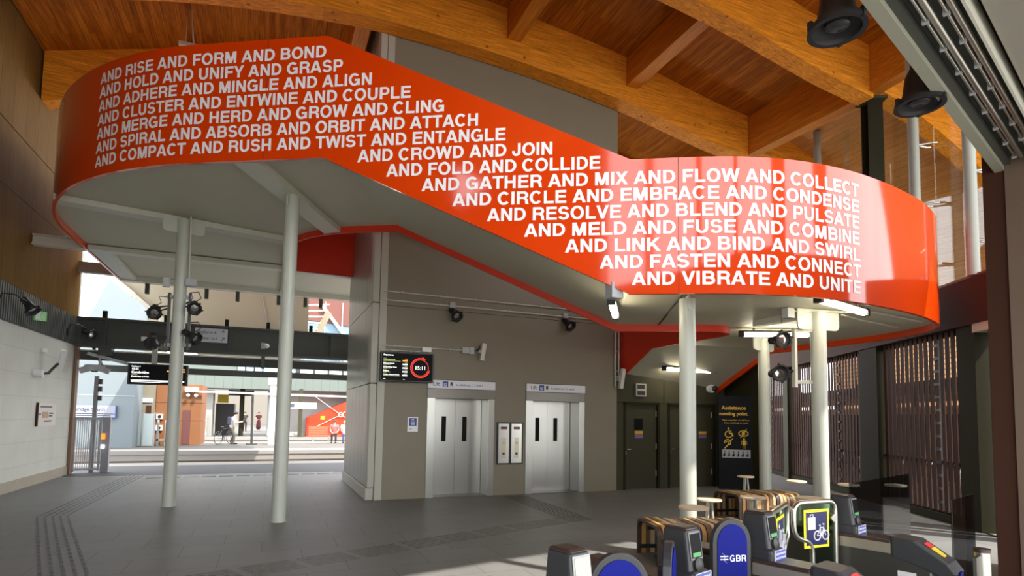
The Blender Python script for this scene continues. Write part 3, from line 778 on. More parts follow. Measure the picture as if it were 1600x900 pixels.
# ------------------------------------------------------------------ spotlights
def spotlight(loc, aim, label, group, mount=None, scale=1.0, cable=None):
    """a bell shaped head in a yoke, aimed along aim"""
    loc = Vector(loc); aim = Vector(aim).normalized()
    t = thing('spotlight', label, 'spotlight', loc, 0, group)
    k = scale
    prof = [(.028*k,-.20*k),(.045*k,-.19*k),(.050*k,-.10*k),(.055*k,-.06*k),(.088*k,.02*k),(.098*k,.03*k),(.098*k,.055*k),(.082*k,.055*k),(.075*k,.03*k),(.03*k,.0)]
    h = MB().lathe(prof, loc, aim, 20).build('lamp_head', BLACKMET, t, smooth=35)
    MB().lathe([(.045*k,.012*k),(.05*k,.022*k),(.02*k,.03*k)], loc, aim, 16).build('lens', LENS, h, smooth=50)
    fin = MB()
    for a in range(6):
        u = aim.orthogonal().normalized(); q = Matrix.Rotation(a*PI/3,3,aim) @ u
        fin.bar(loc+q*.085*k+aim*.03*k, loc+q*.112*k+aim*.045*k, .02*k, .02*k)
    fin.build('rim_clips', BLACKMET, h)
    if mount is not None:
        m = Vector(mount); u = aim.cross(Vector((0,0,1))).normalized()
        pv = loc-aim*.07*k
        MB().tube([pv+u*.07*k, pv+u*.075*k+(m-pv)*.5, m], .011*k, 8).tube([pv-u*.07*k, pv-u*.075*k+(m-pv)*.5, m], .011*k, 8).build('yoke', BLACKMET, t, smooth=50)
    if cable: MB().tube(cable, .008, 8).build('cable', BLACK, t, smooth=60)
    return t
# lift wall pair
for x,lab in ((3.50,'black spotlight under a grey box on the lift wall, above the departure screen'),(6.2,'black spotlight under a grey box on the lift wall, close to the stair edge')):
    t = spotlight((x+.05,YL-.2,3.80), (.25,-.75,-.62), lab, 'spotlights on the lift wall', (x,YL-.08,3.97), 1.3, [(x,YL-.05,3.95),(x+.11,YL-.08,3.93),(x+.1,YL-.13,3.84),(x+.03,YL-.13,3.9)])
    MB().box(x-.06,x+.06,YL-.11,YL,3.97,4.09).build('junction_box', GREYBOX, t, bevel=.006)
# column spots with upright brackets
def bracket(x, y, z0, z1, label, m=None):
    t = thing('lamp_bracket', label, 'bracket', (x,y,z0))
    MB().box(x-.025,x+.025,y-.03,y+.03,z0,z1).build('upright', m or DKSTEEL, t)
    return t
cx,cy = -1.57,11.99
rdir = Vector((.921,-.389,0)); fdir = Vector((.389,.921,0))
for sgn,lab in ((-1,'dark upright lamp bracket on the white wall side of the column'),(1,'dark upright lamp bracket on the lift side of the column')):
    c = Vector((cx,cy,0))+rdir*.19*sgn
    t = bracket(c.x, c.y, 2.82, 3.86, lab)
    for z in (2.9,3.78): MB().bar(Vector((cx,cy,z)), c+rdir*.04*sgn+Vector((0,0,z)), .05, .06).build('clamp', GREYBOX, t)
for (o,z,am,lab) in ((-.38,3.48,(.1,-.8,-.5),'black spotlight at upper left of the column lamp bracket'),(.34,3.57,(.1,-.85,-.45),'black spotlight at upper right of the column lamp bracket'),
                     (-.40,2.93,(-.15,.6,-.35),'black spotlight low on the column, turned to the platform'),(.36,3.02,(.75,-.45,-.5),'black spotlight low on the column, glinting towards the lifts')):
    c = Vector((cx,cy,0))+rdir*o-fdir*.12
    b = Vector((cx,cy,0))+rdir*(.19 if o>0 else -.19)
    spotlight((c.x,c.y,z), am, lab, 'spotlights on the left column', (b.x,b.y,z+.14), 1.25,
              [(b.x,b.y,z+.3),(c.x+.05,c.y+.05,z+.30),(c.x+.1,c.y,z+.18),(c.x,c.y,z+.1)])
tag(MB().box(cx+.09,cx+.27,cy-.16,cy-.06,3.98,4.12).build('junction_box', GREYBOX, bevel=.008), 'grey junction box on the column above the four spotlights', 'junction box')
tag(MB().box(cx-.29,cx-.18,cy-.02,cy+.06,3.95,4.12).build('junction_box', GREYBOX, bevel=.008), 'small grey box on the far side of the left column', 'junction box')
cx,cy = 7.52,6.09
c = Vector((cx,cy,0))-rdir*.36
t = bracket(c.x,c.y,2.2,3.08,'pale upright lamp bracket on the column near the slatted screen', STEEL_PALE)
for z in (2.28,3.05): MB().bar(Vector((cx,cy,z))-rdir*.1, c+Vector((0,0,z)), .05, .05).build('clamp', STEEL_PALE, t)
for z,am,lab in ((2.90,(-.25,-.95,-.08),'upper black spotlight on the column near the slatted screen'),(2.40,(-.40,-.9,-.05),'lower black spotlight on the column near the slatted screen')):
    q = c - rdir*(.22 if z > 2.6 else .26) - fdir*.05
    spotlight((q.x,q.y,z), am, lab, 'spotlights on the right column', (c.x,c.y,z+.05), 1.3, [(q.x+.02,q.y,3.3),(q.x+.02,q.y,z+.25)] if z>2.6 else None)
tag(MB().box(6.98,7.12,6.15,6.27,3.22,3.37).build('junction_box', GREYBOX, bevel=.008), 'grey junction box under the lower landing beside the column spotlights', 'junction box')
tag(MB().tube([(7.1,6.2,3.33),(8.3,5.75,3.34),(9.7,5.95,3.34)],.014,8).build('conduit', STEEL_PALE, smooth=60), 'thin conduit under the lower landing running to the rounded end', 'conduit')
tag(MB().tube([(7.85,5.95,3.30),(8.6,6.2,3.32),(9.9,6.45,3.33)],.014,8).build('conduit', STEEL_PALE, smooth=60), 'thin conduit under the lower landing behind the column head', 'conduit')
# dark band wall spots
for y,lab in ((13.95,'black spotlight on the dark ribbed band of the left wall, next to the exit sign'),(18.05,'black spotlight at the far end of the dark ribbed band')):
    t = spotlight((XL+.42,y+.05,3.66), (.55,-.2,-.7) if y<16 else (.8,-.6,-.3), lab, 'spotlights on the left wall', (XL+.30,y-.1,3.82), 1.35, None)
    MB().tube([(XL+.05,y-.45,3.66),(XL+.1,y-.4,3.85),(XL+.22,y-.2,3.88),(XL+.30,y-.1,3.82)],.014,8).box(XL+.0,XL+.08,y-.5,y-.4,3.55,3.72).build('lamp_arm', BLACKMET, t, smooth=50)

# ------------------------------------------------------------------ tube lights
def tube_light(a, b, label, ceil_z, w=.11):
    a = Vector(a); b = Vector(b); d = (b-a).normalized(); t = thing('tube_light', label, 'strip light', (a+b)/2, 0, 'strip lights under the stair')
    MB().tube([a+d*.07,a+d*.09,b-d*.09,b-d*.07],[.03,.048,.048,.03],14).build('diffuser', TUBE, t, smooth=40)
    MB().bar(a, a+d*.075, .105,.10).bar(b-d*.075, b, .105,.10).bar(a+Vector((0,0,.045)),b+Vector((0,0,.045)),.09,.03).build('housing', BLACKMET, t)
    hg = MB()
    for q in (.2,.8):
        p = a.lerp(b,q); hg.bar(p+Vector((0,0,.05)), Vector((p.x,p.y,ceil_z)), .03,.03)
    hg.build('hanger', GREYBOX, t)
tube_light((4.02,6.28,3.22),(4.72,7.25,3.22),'short strip light at the foot of the upper flight',3.4)
tag(MB().box(3.93,4.1,6.12,6.28,3.22,3.42).build('junction_box', GREYBOX, bevel=.006), 'grey box above the strip light at the foot of the upper flight', 'junction box')
tube_light((6.50,5.27,3.29),(7.98,5.66,3.29),'bright strip light just under the edge of the lower landing',3.39)
tube_light((7.86,8.0,3.27),(9.05,7.45,3.27),'bright strip light behind the two column spotlights',3.39)
tube_light((8.62,11.2,2.90),(10.24,11.2,2.90),'bright strip light above the olive doors',3.0)

# ------------------------------------------------------------------ olive door wall under the lower flight
YD = YL+.03
dw = MB()
dw.box(7.66,9.05,YD+.02,YD+.2,2.09,3.1).box(9.07,11.1,YD+.02,YD+.2,2.09,3.1)
dw.box(7.66,7.86,YD,YD+.2,0,2.08).box(8.92,9.17,YD+.01,YD+.2,0,2.08).box(10.66,11.1,YD,YD+.2,0,2.08)
struct(dw.build('wall_doors', OLIVE))
struct(MB().box(11.0,11.12,YD-1.2,YD+.2,0,3.1).build('wall_doors', OLIVE_DK))
struct(MB().box(7.66,11.1,YD+.2,YD+.26,0,3.1).build('wall_doors', OLIVE_DK))  # unseen backing added to stop light leaking round the doors
def olive_door(n, x0, x1, hatch):
    d = struct(MB().box(x0,x1,YD+.06,YD+.11,.01,2.04).build('door_%d' % n, OLIVE), label='olive steel door with a small dark window', cat='door')
    MB().box(x0-.06,x0,YD-.01,YD+.12,0,2.08).box(x1,x1+.06,YD-.01,YD+.12,0,2.08).box(x0-.06,x1+.06,YD-.01,YD+.12,2.04,2.10).build('door_frame', OLIVE_DK, d)
    if hatch:
        MB().box(x0+.29,x0+.53,YD+.05,YD+.062,1.43,1.70).build('vision_panel', SCREEN, d)
    a = x0+.30 if hatch else x1-.42
    MB().box(a,a+.24,YD+.05,YD+.06,1.33,1.40).build('notice', mat('notice_yellow',(.55,.36,.06),.5), d)
    MB().box(a,a+.24,YD+.05,YD+.06,1.285,1.33).build('notice', mat('notice_red',(.36,.09,.05),.5), d)
    MB().box(a,a+.24,YD+.05,YD+.06,1.22,1.285).build('notice', mat('notice_blue',(.12,.13,.38),.5), d)
    MB().box(x0+.02,x0+.16,YD+.0,YD+.02,.95,.97).box(x0+.02,x0+.04,YD,YD+.06,.95,.97).box(x0+.03,x0+.055,YD+.04,YD+.06,.84,.92).build('handle', CHROME, d)
    hg = MB()
    for z in (.3,.95,1.75): hg.cyl((x1-.012,YD+.05,z),(x1-.012,YD+.05,z+.14),.012,8)
    hg.build('hinge', GREYBOX, d)
olive_door(1, 7.92, 8.86, True); olive_door(2, 9.23, 10.60, False)
t = thing('wall_socket_panel', 'small white framed double socket plate above the olive door', 'socket', (8.35,YD,2.4))
MB().box(8.20,8.50,YD-.03,YD+.02,2.24,2.55).build('plate', mat('dull_white_plate',(.40,.39,.36),.5), t)
for z in (2.27,2.42): MB().box(8.24,8.46,YD-.035,YD-.03,z,z+.10).build('socket', BLACK, t)
t = thing('dome_camera', 'white dome camera on the olive wall', 'camera', (10.5,YD,2.5))
MB().cyl((10.5,YD+.02,2.5),(10.5,YD-.1,2.5),.11,20).build('housing', WHITEPL, t, smooth=40, bevel=.01)
MB().ball((10.55,YD-.12,2.5),.075).build('dome', BLACK, t, smooth=60)
tag(MB().tube([(10.3,11.0,3.15),(10.15,10.8,3.2),(10.05,10.95,3.0),(10.1,11.1,2.92)],.012,8).build('cable', STEEL_PALE, smooth=60), 'loose pale cable hanging above the olive door strip light', 'cable')

# ------------------------------------------------------------------ assistance totem
TT = frame((10.83,11.05,0), R(-52))
t = thing('assistance_totem', 'tall black assistance meeting point totem with yellow symbols', 'totem', M=frame((10.73,11.08,0), R(-36)))
TT = frame((10.73,11.08,0), R(-36))
MB(TT).box(-.41,.41,-.06,.06,0,2.30).build('body', TOTEMM, t, bevel=.004)
font_text('heading', 'Assistance', TT @ frame((-.05,-.061,1.96)), .135, GOLD, t, align='CENTER', bold=.003)
font_text('heading', 'meeting point.', TT @ frame((-.05,-.061,1.82)), .118, GOLD, t, align='CENTER', bold=.003)
font_text('small_print', 'Meet a member of staff here', TT @ frame((0,-.061,1.68)), .055, GOLD, t, align='CENTER')
font_text('small_print', 'if you need help to travel', TT @ frame((0,-.061,1.615)), .055, GOLD, t, align='CENTER')
def pic(z, x, kind):
    z*=1.055; x*=1.15; m = MB(TT @ Matrix.Translation((x,0,z)) @ Matrix.Diagonal((1.22,1,1.22,1)) @ Matrix.Translation((-x,0,-z))); y=-.062; c = lambda a,b: (x+a, y, z+b)
    if kind == 'wheel':
        m.ball(c(-.01,.10),.02,.004,.02); m.bar(c(-.01,.075),c(.0,.0),.006,.03); m.bar(c(.0,.0),c(.055,.0),.006,.026); m.bar(c(.055,.0),c(.075,-.06),.006,.026); m.bar(c(-.005,.045),c(.045,.045),.006,.018)
        m.tube([c(-.01+.065*math.cos(R(a)),-.02+.065*math.sin(R(a))) for a in range(110,361,12)],.011,6)
    elif kind == 'eye':
        m.tube([c(.09*math.cos(R(a)),.055*math.sin(R(a))) for a in range(0,360,20)],.010,6,closed=True); m.ball(c(0,0),.035,.004,.035); m.bar(c(-.06,-.09),c(.06,.09),.006,.014)
    elif kind == 'ear':
        m.tube([c(-.03+.06*math.cos(R(a)),.03+.06*math.sin(R(a))) for a in range(-60,200,16)],.012,6); m.bar(c(-.09,-.09),c(.0,.01),.006,.022); m.bar(c(.03,.07),c(.07,.11),.006,.016); m.tube([c(-.03+.025*math.cos(R(a)),.03+.025*math.sin(R(a))) for a in range(-60,200,20)],.008,6)
    else:
        m.ball(c(0,.10),.02,.004,.022); m.box(x-.032,x+.032,y-.003,y+.003,z-.02,z+.075); m.bar(c(-.045,.07),c(-.055,-.01),.006,.018); m.bar(c(.045,.07),c(.055,-.01),.006,.018); m.bar(c(-.017,-.02),c(-.02,-.10),.006,.026); m.bar(c(.017,-.02),c(.02,-.10),.006,.026)
    m.build('symbol', GOLD, t)
pic(1.30,-.14,'wheel'); pic(1.30,.15,'eye'); pic(1.05,-.14,'ear'); pic(1.05,.16,'person')
MB(TT).box(-.33,.33,-.066,-.06,.77,.97).build('picture_row', mat('grey_pictures',(.42,.42,.44),.5), t)
pr_ = MB(TT)
for k in range(6):
    x=-.285+.108*k
    pr_.box(x-.005,x+.03,-.068,-.066,.80,.88).ball((x+.012,-.067,.915),.015,.003,.015).box(x-.03,x-.012,-.068,-.066,.80,.85)
pr_.build('picture_figures', TOTEMM, t)

# ------------------------------------------------------------------ right hand facade: posts, slats, spandrel, glass above
def fbox(mb, t0, t1, o0, o1, z0, z1):
    p = [ft(t0,o0),ft(t1,o0),ft(t1,o1),ft(t0,o1)]
    return mb.hexa([tuple(q+Vector((0,0,z0))) for q in p]+[tuple(q+Vector((0,0,z1))) for q in p])
struct(fbox(MB(),-1.9,17,-.06,.36,3.30,4.05).build('wall_right', BROWN))
struct(fbox(MB(),-1.9,17,-.03,.30,4.05,4.10).build('trim_5', BROWN_LT))
def fpost(t0,t1,o0,o1,z0,z1,m,label,name='facade_post'):
    o = fbox(MB(),t0,t1,o0,o1,z0,z1).build(name, m); return tag(o,label,'post',None,'thing')
fpost(-.02,.42,-.03,.22,0,3.3,OLIVE_DK,'broad olive post at the near end of the slatted screen')
fpost(2.97,3.72,-.04,.34,0,3.3,OLIVE_DK,'broad olive post between two slatted bays')
fpost(-.36,-.28,.0,.30,0,3.3,OLIVE,'slim olive door post in the bright side opening')
fpost(-.92,-.60,.05,.30,0,3.3,BROWN_LT,'brown post at the side opening, sunlit low down')
fpost(8.1,8.5,-.04,.34,0,3.3,OLIVE,'olive post between the slatted bays behind the column')
fpost(12.6,15.2,-.04,.34,0,3.3,OLIVE_DK,'dark panelled pier beyond the assistance totem')
fpost(-.62,.0,-.05,.32,3.16,3.3,TRIM_PALE,'pale lintel over the side opening','lintel_panel')
struct(MB().bar(ft(-.34,.12,0),ft(-.34,.12,3.2),.03,.03).build('trim_6', WHITEPL))
def slat_bay(t0,t1,label,brace=False):
    th = thing('slatted_screen', label, 'slatted screen', ft((t0+t1)/2), 0, 'slatted screens')
    m = MB(); t = t0+.05
    while t < t1-.04:
        fbox(m, t, t+(.100 if t0 < 3 else .09), .06, .08, .16, 3.3); t += .154
    m.build('slats', SLAT, th)
    fbox(fbox(MB(),t0,t1,.085,.13,1.0,1.05),t0,t1,.085,.13,.12,.17).build('rail', OLIVE_DK, th)
    fbox(MB(),t0,t1,.085,.13,3.2,3.3).build('head_rail', OLIVE_DK, th)
    fbox(MB(),t0,t1,.02,.16,0,.13).build('kerb', OLIVE_DK, th)
    cl = MB(); tc = t0+(t1-t0)*.28
    for k in range(13): fbox(cl, tc-.05, tc+.05, .04, .09, .3+.23*k, .35+.23*k)
    fbox(cl, tc-.012, tc+.012, .085, .12, .16, 3.3)
    cl.build('clips', BLACKMET, th)
    if brace:
        MB().bar(ft(t0+.2,.16,.4),ft(t1-.2,.16,2.7),.03,.05).bar(ft(t0+.2,.16,2.7),ft(t1-.2,.16,.4),.03,.05).build('cross_brace', OLIVE_DK, th)
    return th
slat_bay(.42,2.97,'brown slatted screen bay between the two broad olive posts')
slat_bay(3.72,8.1,'brown slatted screen bay behind the spotlight column, with a cross brace',True)
slat_bay(8.5,12.6,'farthest brown slatted screen bay, beside the assistance totem')
# steel post carrying the roof beam
t = thing('steel_post', 'dark green steel H post between stair and glass, holding the roof beam', 'post', ft(3.0)); 
pc = ft(3.0,.02); 
hp = MB()
for o in (-.15,.15): hp.bar(pc+FD*o+Vector((0,0,4.08)), pc+FD*o+Vector((0,0,8.7)), .30,.03, up=FD)
hp.bar(pc+Vector((0,0,4.08)), pc+Vector((0,0,8.7)), .03,.28, up=FD)
hp.build('shaft', OLIVE_DK, t)
MB().hexa([tuple(pc+FD*a+FN*b+Vector((0,0,z))) for z in (8.66,8.72) for a,b in ((-.2,-.24),(.2,-.24),(.2,.24),(-.2,.24))]).build('cap_plate', OLIVE, t)
# glazing tubes with glass fixing arms, panes
TB = [( -.05,'tube post of the glazing at the near end above the brown fascia'),(1.45,'tube post of the glazing right of the steel post'),(5.7,'tube post of the glazing left of the steel post'),(7.6,'tube post of the glazing just above the landing rim')]
for tt,lab in TB:
    t = thing('glazing_post', lab, 'post', ft(tt), 0, 'glazing posts')
    p = ft(tt,-.02); top = zb(p.x)+BD-.05 if p.x > 11.6 else zb(p.x)+.1
    MB().cyl(p+Vector((0,0,4.08)), p+Vector((0,0,top)), .09, 18).build('tube', mat('glazing_tube_grey',(.30,.31,.27),.45), t, smooth=40)
    am = MB()
    z = 4.65
    while z < top-.2:
        a = p+Vector((0,0,z)); 
        for sg in (1,-1):
            b = a+FN*.30+FD*.10*sg; am.tube([a+FN*.05,b],[.028,.014],8).tube([b-FN*.03,b+FN*.06],.022,8)
        z += 1.15
    am.build('glass_arm', CHROME, t, smooth=40)
gi = 1
for a,b in ((-1.6,-.05),(-.05,1.45),(1.45,2.95),(2.95,4.4),(4.4,5.7),(5.7,7.6),(7.6,9.5),(9.5,11.4)):
    struct(fbox(MB(),a+.01,b-.01,.34,.352,4.1,9.2).build('window_%d'%gi, CLEAR)); gi += 1

# outdoors beyond the slats: shelter with timber beams, low dark wall, bikes' hoops
t = thing('cycle_shelter', 'outdoor cycle shelter with timber beams seen through the slats', 'shelter', ft(6,4))
m = MB()
for z,o in ((2.05,3.2),(2.42,3.8)): m.bar(ft(-1,o,z),ft(45,o,z),.10,.20)
m.build('beam', CLADWOOD, t)
m = MB(); fbox(m,-1,45,4.6,4.75,0,2.0); m.build('back_wall', OLIVE_DK, t)
m = MB(); fbox(m,-1,45,2.2,5.0,2.62,2.75); m.build('roof', OLIVE_DK, t)
for k in range(18): MB().bar(ft(.5+2.4*k,3.3,0),ft(.5+2.4*k,3.3,2.6),.1,.1).build('post', OLIVE_DK, t)
for k in range(9):
    c = ft(.8+1.15*k,2.3); o = MB().tube([c+Vector((0,0,0)),c+Vector((0,0,.6)),c+FN*.12+Vector((0,0,.78)),c+FN*.55+Vector((0,0,.78)),c+FN*.67+Vector((0,0,.6)),c+FN*.67],.025,8).build('cycle_stand', CHROME, None, smooth=60)
    tag(o,'steel cycle hoop standing outside behind the slatted screen','cycle stand','cycle hoops outside the slats')
struct(MB().hexa([tuple(p) for p in [ft(3,9,-.1),ft(26,9,-.1),ft(26,9.4,-.1),ft(3,9.4,-.1),ft(3,9,9.5),ft(26,9,9.5),ft(26,9.4,9.5),ft(3,9.4,9.5)]]).build('wall_outside', plank_mat('outdoor_slatted_timber',(.62,.33,.12),(.50,.24,.08),(.20,.09,.03),(PI/2,0,0),.22,1.6,.6,grain=.2,seam=.16)))
tag(MB().bar(ft(1.4,5.6,5.2),ft(8.5,8.2,6.0),.12,.40).build('outdoor_stair_beam', STEEL_PALE), 'pale sloping outdoor beam seen through the glass', 'beam', None, 'thing')

# ------------------------------------------------------------------ entrance head, canopy and brown pier
def ubox(mb,u0,u1,n0,n1,z0,z1):
    p=[un(u0,n0),un(u1,n0),un(u1,n1),un(u0,n1)]
    return mb.hexa([tuple(q+Vector((0,0,z0))) for q in p]+[tuple(q+Vector((0,0,z1))) for q in p])
ZH = 3.98
hd = thing('entrance_head', 'dark steel shutter head over the entrance with silver conduits', 'shutter head', un(3,.9,ZH))
ubox(MB(),-5,7.4,1.0,1.07,ZH,4.35).build('front_flange', mat('grey_green_flange',(.33,.34,.27),.4), hd)
ubox(MB(),-5,7.4,.70,1.0,ZH+.10,ZH+.16).build('recess', DKSTEEL, hd)
ubox(MB(),-5,7.4,.955,1.0,ZH+.04,ZH+.12).build('inner_web', DKSTEEL, hd)
ubox(MB(),-5,7.4,.700,.715,ZH-.0,ZH+.16).build('back_flange', STEEL_PALE, hd)
for n,r in ((.905,.009),(.868,.020),(.805,.009),(.768,.018)):
    MB().cyl(un(-5,n,ZH+.055),un(6.5,n,ZH+.055),r,10).build('conduit', CHROME, hd, smooth=50)
cb = MB()
for k in range(24):
    for n in (.905,.805): ubox(cb,-.2+.37*k,-.2+.37*k+.022,n-.014,n+.02,ZH+.04,ZH+.10)
cb.build('clip', GREYBOX, hd)
struct(ubox(MB(),-6,7.2,-3.6,.66,ZH+.06,ZH+.30).build('ceiling', mat('canopy_soffit',(.27,.26,.22),.6)))
struct(ubox(ubox(ubox(MB(),-6,7.6,.45,1.02,4.36,4.52),-6,1.45,.62,1.0,4.52,8.4),1.5,9.3,.62,1.0,8.6,10.3).build('wall_front_light_block', BROWN))  # solid panels added out of view to cut incoming light and reflections
struct(ubox(MB(),7.62,9.35,.45,1.0,0,4.36).build('wall_front_light_block', BROWN))  # unseen wall added to stop light flooding in beside the pier
# glazing bars of the front above the entrance
for k in range(6):
    u=1.5+1.4*k
    hw = .06 if k < 4 else .2
    ob = ubox(MB(),u-hw,u+hw,.8,.95,4.52,8.6).build('front_mullion', STEEL_PALE)
    tag(ob,'pale mullion in the glazed front above the entrance','mullion','front mullions','thing')
# pier
t = thing('brown_pier', 'tall brown clad pier at the right end of the entrance', 'pier', un(7,.8)); t['kind']='thing'
ubox(MB(),6.60,7.6,.30,1.0,0,4.3).build('cladding', BROWN_LT, t)
ubox(MB(),6.62,7.6,1.0,1.16,0,4.3).build('shutter_guide', BROWN, t)
# downlights
def downlight(u,n,label):
    p = un(u,n); z = 3.98
    t = thing('bell_downlight', label, 'pendant lamp', (p.x,p.y,z), 0, 'bell downlights')
    MB().lathe([(.05,.40),(.055,.26),(.085,.20),(.105,.06),(.155,.0),(.158,-.025),(.128,-.025),(.120,.0),(.07,.03)],(p.x,p.y,z),(0,0,1),32).build('bell', BLACKMET, t, smooth=35)
    MB().lathe([(.066,.02),(.066,-.0),(.045,-.012)],(p.x,p.y,z),(0,0,1),20).build('lens', mat('dim_lens',(.035,.035,.04),.2), t, smooth=40)
    MB().cyl((p.x,p.y,z+.38),(p.x,p.y,z+.62),.02,10).build('stem', BLACKMET, t)
    cp = MB()
    for a in (.6,2.7,4.8): cp.box(p.x+.152*math.cos(a)-.012,p.x+.152*math.cos(a)+.012,p.y+.152*math.sin(a)-.012,p.y+.152*math.sin(a)+.012,z-.03,z+.03)
    cp.build('rim_clips', BLACKMET, t)
downlight(3.47,1.235,'black bell shaped downlight nearest the camera, cut by the top edge')
downlight(4.76,1.165,'black bell shaped downlight in front of the glazing tube')

# hanging bracket over the left landing
t = thing('hanging_bracket', 'thin pale bracket hanging from the roof above the left landing', 'bracket', (-1.8,13.5,9.5))
MB().bar((-1.78,13.5,9.45),(-1.9,13.5,10.6),.02,.12).bar((-1.93,13.5,9.45),(-1.93,13.5,10.5),.012,.012).build('strap', TRIM_PALE, t)
MB().box(-2.05,-1.66,13.4,13.6,9.38,9.45).build('foot_plate', TRIM_PALE, t)

# ------------------------------------------------------------------ things on the left wall
t = thing('exit_sign', 'green and white running man exit sign on the dark ribbed band', 'sign', (XL+.1,16.0,3.72))
MB(frame((XL+.16,15.35,3.70),R(38))).box(-.105,.105,-.03,.03,-.10,.10).build('sign_panel', mat('exit_green',(.22,.50,.20),.5,emit=.12), t)
ex = MB(frame((XL+.16,15.35,3.70),R(38)) @ Matrix.Diagonal((.72,1,.75,1)))
ex.box(-.13,-.02,-.034,-.03,-.11,.11).bar((.02,-.034,-.02),(.07,-.034,.04),.004,.03).bar((.07,-.034,.04),(.12,-.034,-.02),.004,.02).bar((.03,-.034,-.02),(.02,-.034,-.1),.004,.022).bar((.05,-.034,-.01),(.10,-.034,-.08),.004,.022).ball((.085,-.034,.08),.02,.004,.02)
ex.build('pictogram', SIGNW, t)
t = thing('wall_camera', 'white camera on a bent arm on the white masonry wall', 'camera', (XL+.2,17.2,2.8))
MB(frame((XL+.32,16.35,2.84),R(-60),0,R(22))).box(-.05,.05,-.05,.05,-.24,.24).build('camera_body', WHITEPL, t, bevel=.01)
MB().cyl((XL,15.75,2.48),(XL+.16,15.75,2.48),.09,14).build('base', WHITEPL, t, smooth=40)
MB().tube([(XL+.12,15.8,2.48),(XL+.2,15.95,2.50),(XL+.22,16.1,2.60),(XL+.28,16.25,2.74)],.03,8).build('arm', BLACKMET, t, smooth=50)
tag(MB().box(XL,XL+.06,16.1,16.3,2.98,3.08).build('junction_box', WHITEPL, bevel=.01),'small white box above the camera on the masonry wall','junction box')
t = thing('information_sign', 'pale information sign with a brown patch on the white masonry wall', 'sign', (XL,16.65,1.55))
MB().box(XL,XL+.03,16.05,17.25,1.31,1.83).build('sign_panel', mat('pale_sign',(.66,.62,.58),.5), t)
MB().box(XL,XL+.04,16.02,16.07,1.30,1.84).build('edge', BROWN, t)
MB().box(XL+.03,XL+.035,16.35,16.72,1.49,1.63).build('patch', mat('brown_patch',(.42,.26,.15),.5), t)
tx = MB()
for a,b,z in ((16.2,16.95,1.73),(16.8,17.05,1.58),(16.78,17.0,1.52),(16.5,16.95,1.40),(16.15,16.25,1.56)): tx.box(XL+.03,XL+.034,a,b,z,z+.035)
tx.build('text_lines', SIGNTXT, t)
tag(MB().bar((XL,15.07,5.29),(XA,15.07,5.29),.12,.16).bar((XL,15.07,5.39),(XA,15.07,5.39),.2,.03).bar((XL,15.07,5.19),(XA,15.07,5.19),.2,.03).build('steel_tie_beam', STEEL_PALE),'pale steel beam tying the orange landing to the left wall','beam',None,'thing')

tag(MB().box(XL,XA+.05,18.2,18.4,5.32,5.60).build('rear_tie_beam', mat('mid_grey_steel',(.30,.30,.26),.5)),'mid grey steel beam behind the pale tie beam at the left wall end','beam',None,'thing')
# ------------------------------------------------------------------ dark steel beam over the platform opening
t = thing('steel_girder', 'long dark green steel girder over the platform opening', 'girder', (-1.5,18.5,3.5)); t['kind']='thing'
MB().box(XL,3.2,18.47,18.53,3.42,4.10).build('web', DKSTEEL, t)
MB().box(XL,3.2,18.34,18.66,4.10,4.16).build('top_flange', DKSTEEL, t)
MB().box(XL,3.2,18.34,18.66,3.36,3.42).build('bottom_flange', DKSTEEL, t)
sf = MB()
for x in (-4.1,-2.68,-1.1,.35,1.7): sf.box(x-.02,x+.02,18.36,18.47,3.42,4.10)
sf.build('stiffener', DKSTEEL, t)
for x in (-4.15,-2.72,.35,-.1,1.1,-1.2): MB().box(x-.05,x+.05,18.4,18.5,4.16,4.36).build('glass_shoe', OLIVE_DK, t)
t = thing('girder_services', 'dark services tray hung below the steel girder', 'services tray', (-1.5,18.9,3.2)); 
MB().box(XL,3.2,18.75,19.0,3.05,3.30).build('tray', mat('dark_service_grey',(.028,.03,.028),.5), t)
MB().cyl((XL,18.7,3.30),(3.2,18.7,3.30),.025,8).build('conduit', STEEL_PALE, t, smooth=50)
MB().box(-4.25,-3.95,18.4,18.74,3.15,3.36).build('hanger', DKSTEEL, t)
for x in (-2.4,-.2): MB().box(x-.05,x+.05,18.55,18.75,3.0,3.36).build('hanger', DKSTEEL, t)
MB().bar((-4.5,18.5,3.2),(-3.5,18.9,2.95),.25,.06).build('grey_cover', GREYBOX, t)
tag(MB().box(XL,3.2,19.6,19.8,2.80,2.98).bar((-4.4,18.6,3.39),(-4.4,19.7,2.9),.06,.06).bar((2.6,18.6,3.39),(2.6,19.7,2.9),.06,.06).build('outer_beam', DKSTEEL),'lower dark beam outside the hall above the platform','beam',None,'thing')
t = thing('hanging_sign', 'grey platform direction sign fixed on the steel girder', 'sign', (-1.52,18.3,3.85))
MB().box(-1.98,-1.16,18.26,18.33,3.66,4.05).build('sign_panel', mat('sign_grey',(.60,.62,.70),.5), t)
font_text('lettering','Platform 4', frame((-1.93,18.255,3.90)), .115, SIGNTXT, t, bold=.001)
font_text('lettering','Platforms 1 to 3', frame((-1.93,18.255,3.73)), .115, SIGNTXT, t, bold=.001, fit=.5)
MB().bar((-1.27,18.255,3.88),(-1.27,18.255,4.0),.004,.02).bar((-1.31,18.255,3.96),(-1.27,18.255,4.0),.004,.02).bar((-1.23,18.255,3.96),(-1.27,18.255,4.0),.004,.02).bar((-1.31,18.255,3.71),(-1.23,18.255,3.80),.004,.02).bar((-1.29,18.255,3.80),(-1.23,18.255,3.80),.004,.02).bar((-1.23,18.255,3.74),(-1.23,18.255,3.80),.004,.02).build('arrows', SIGNTXT, t)
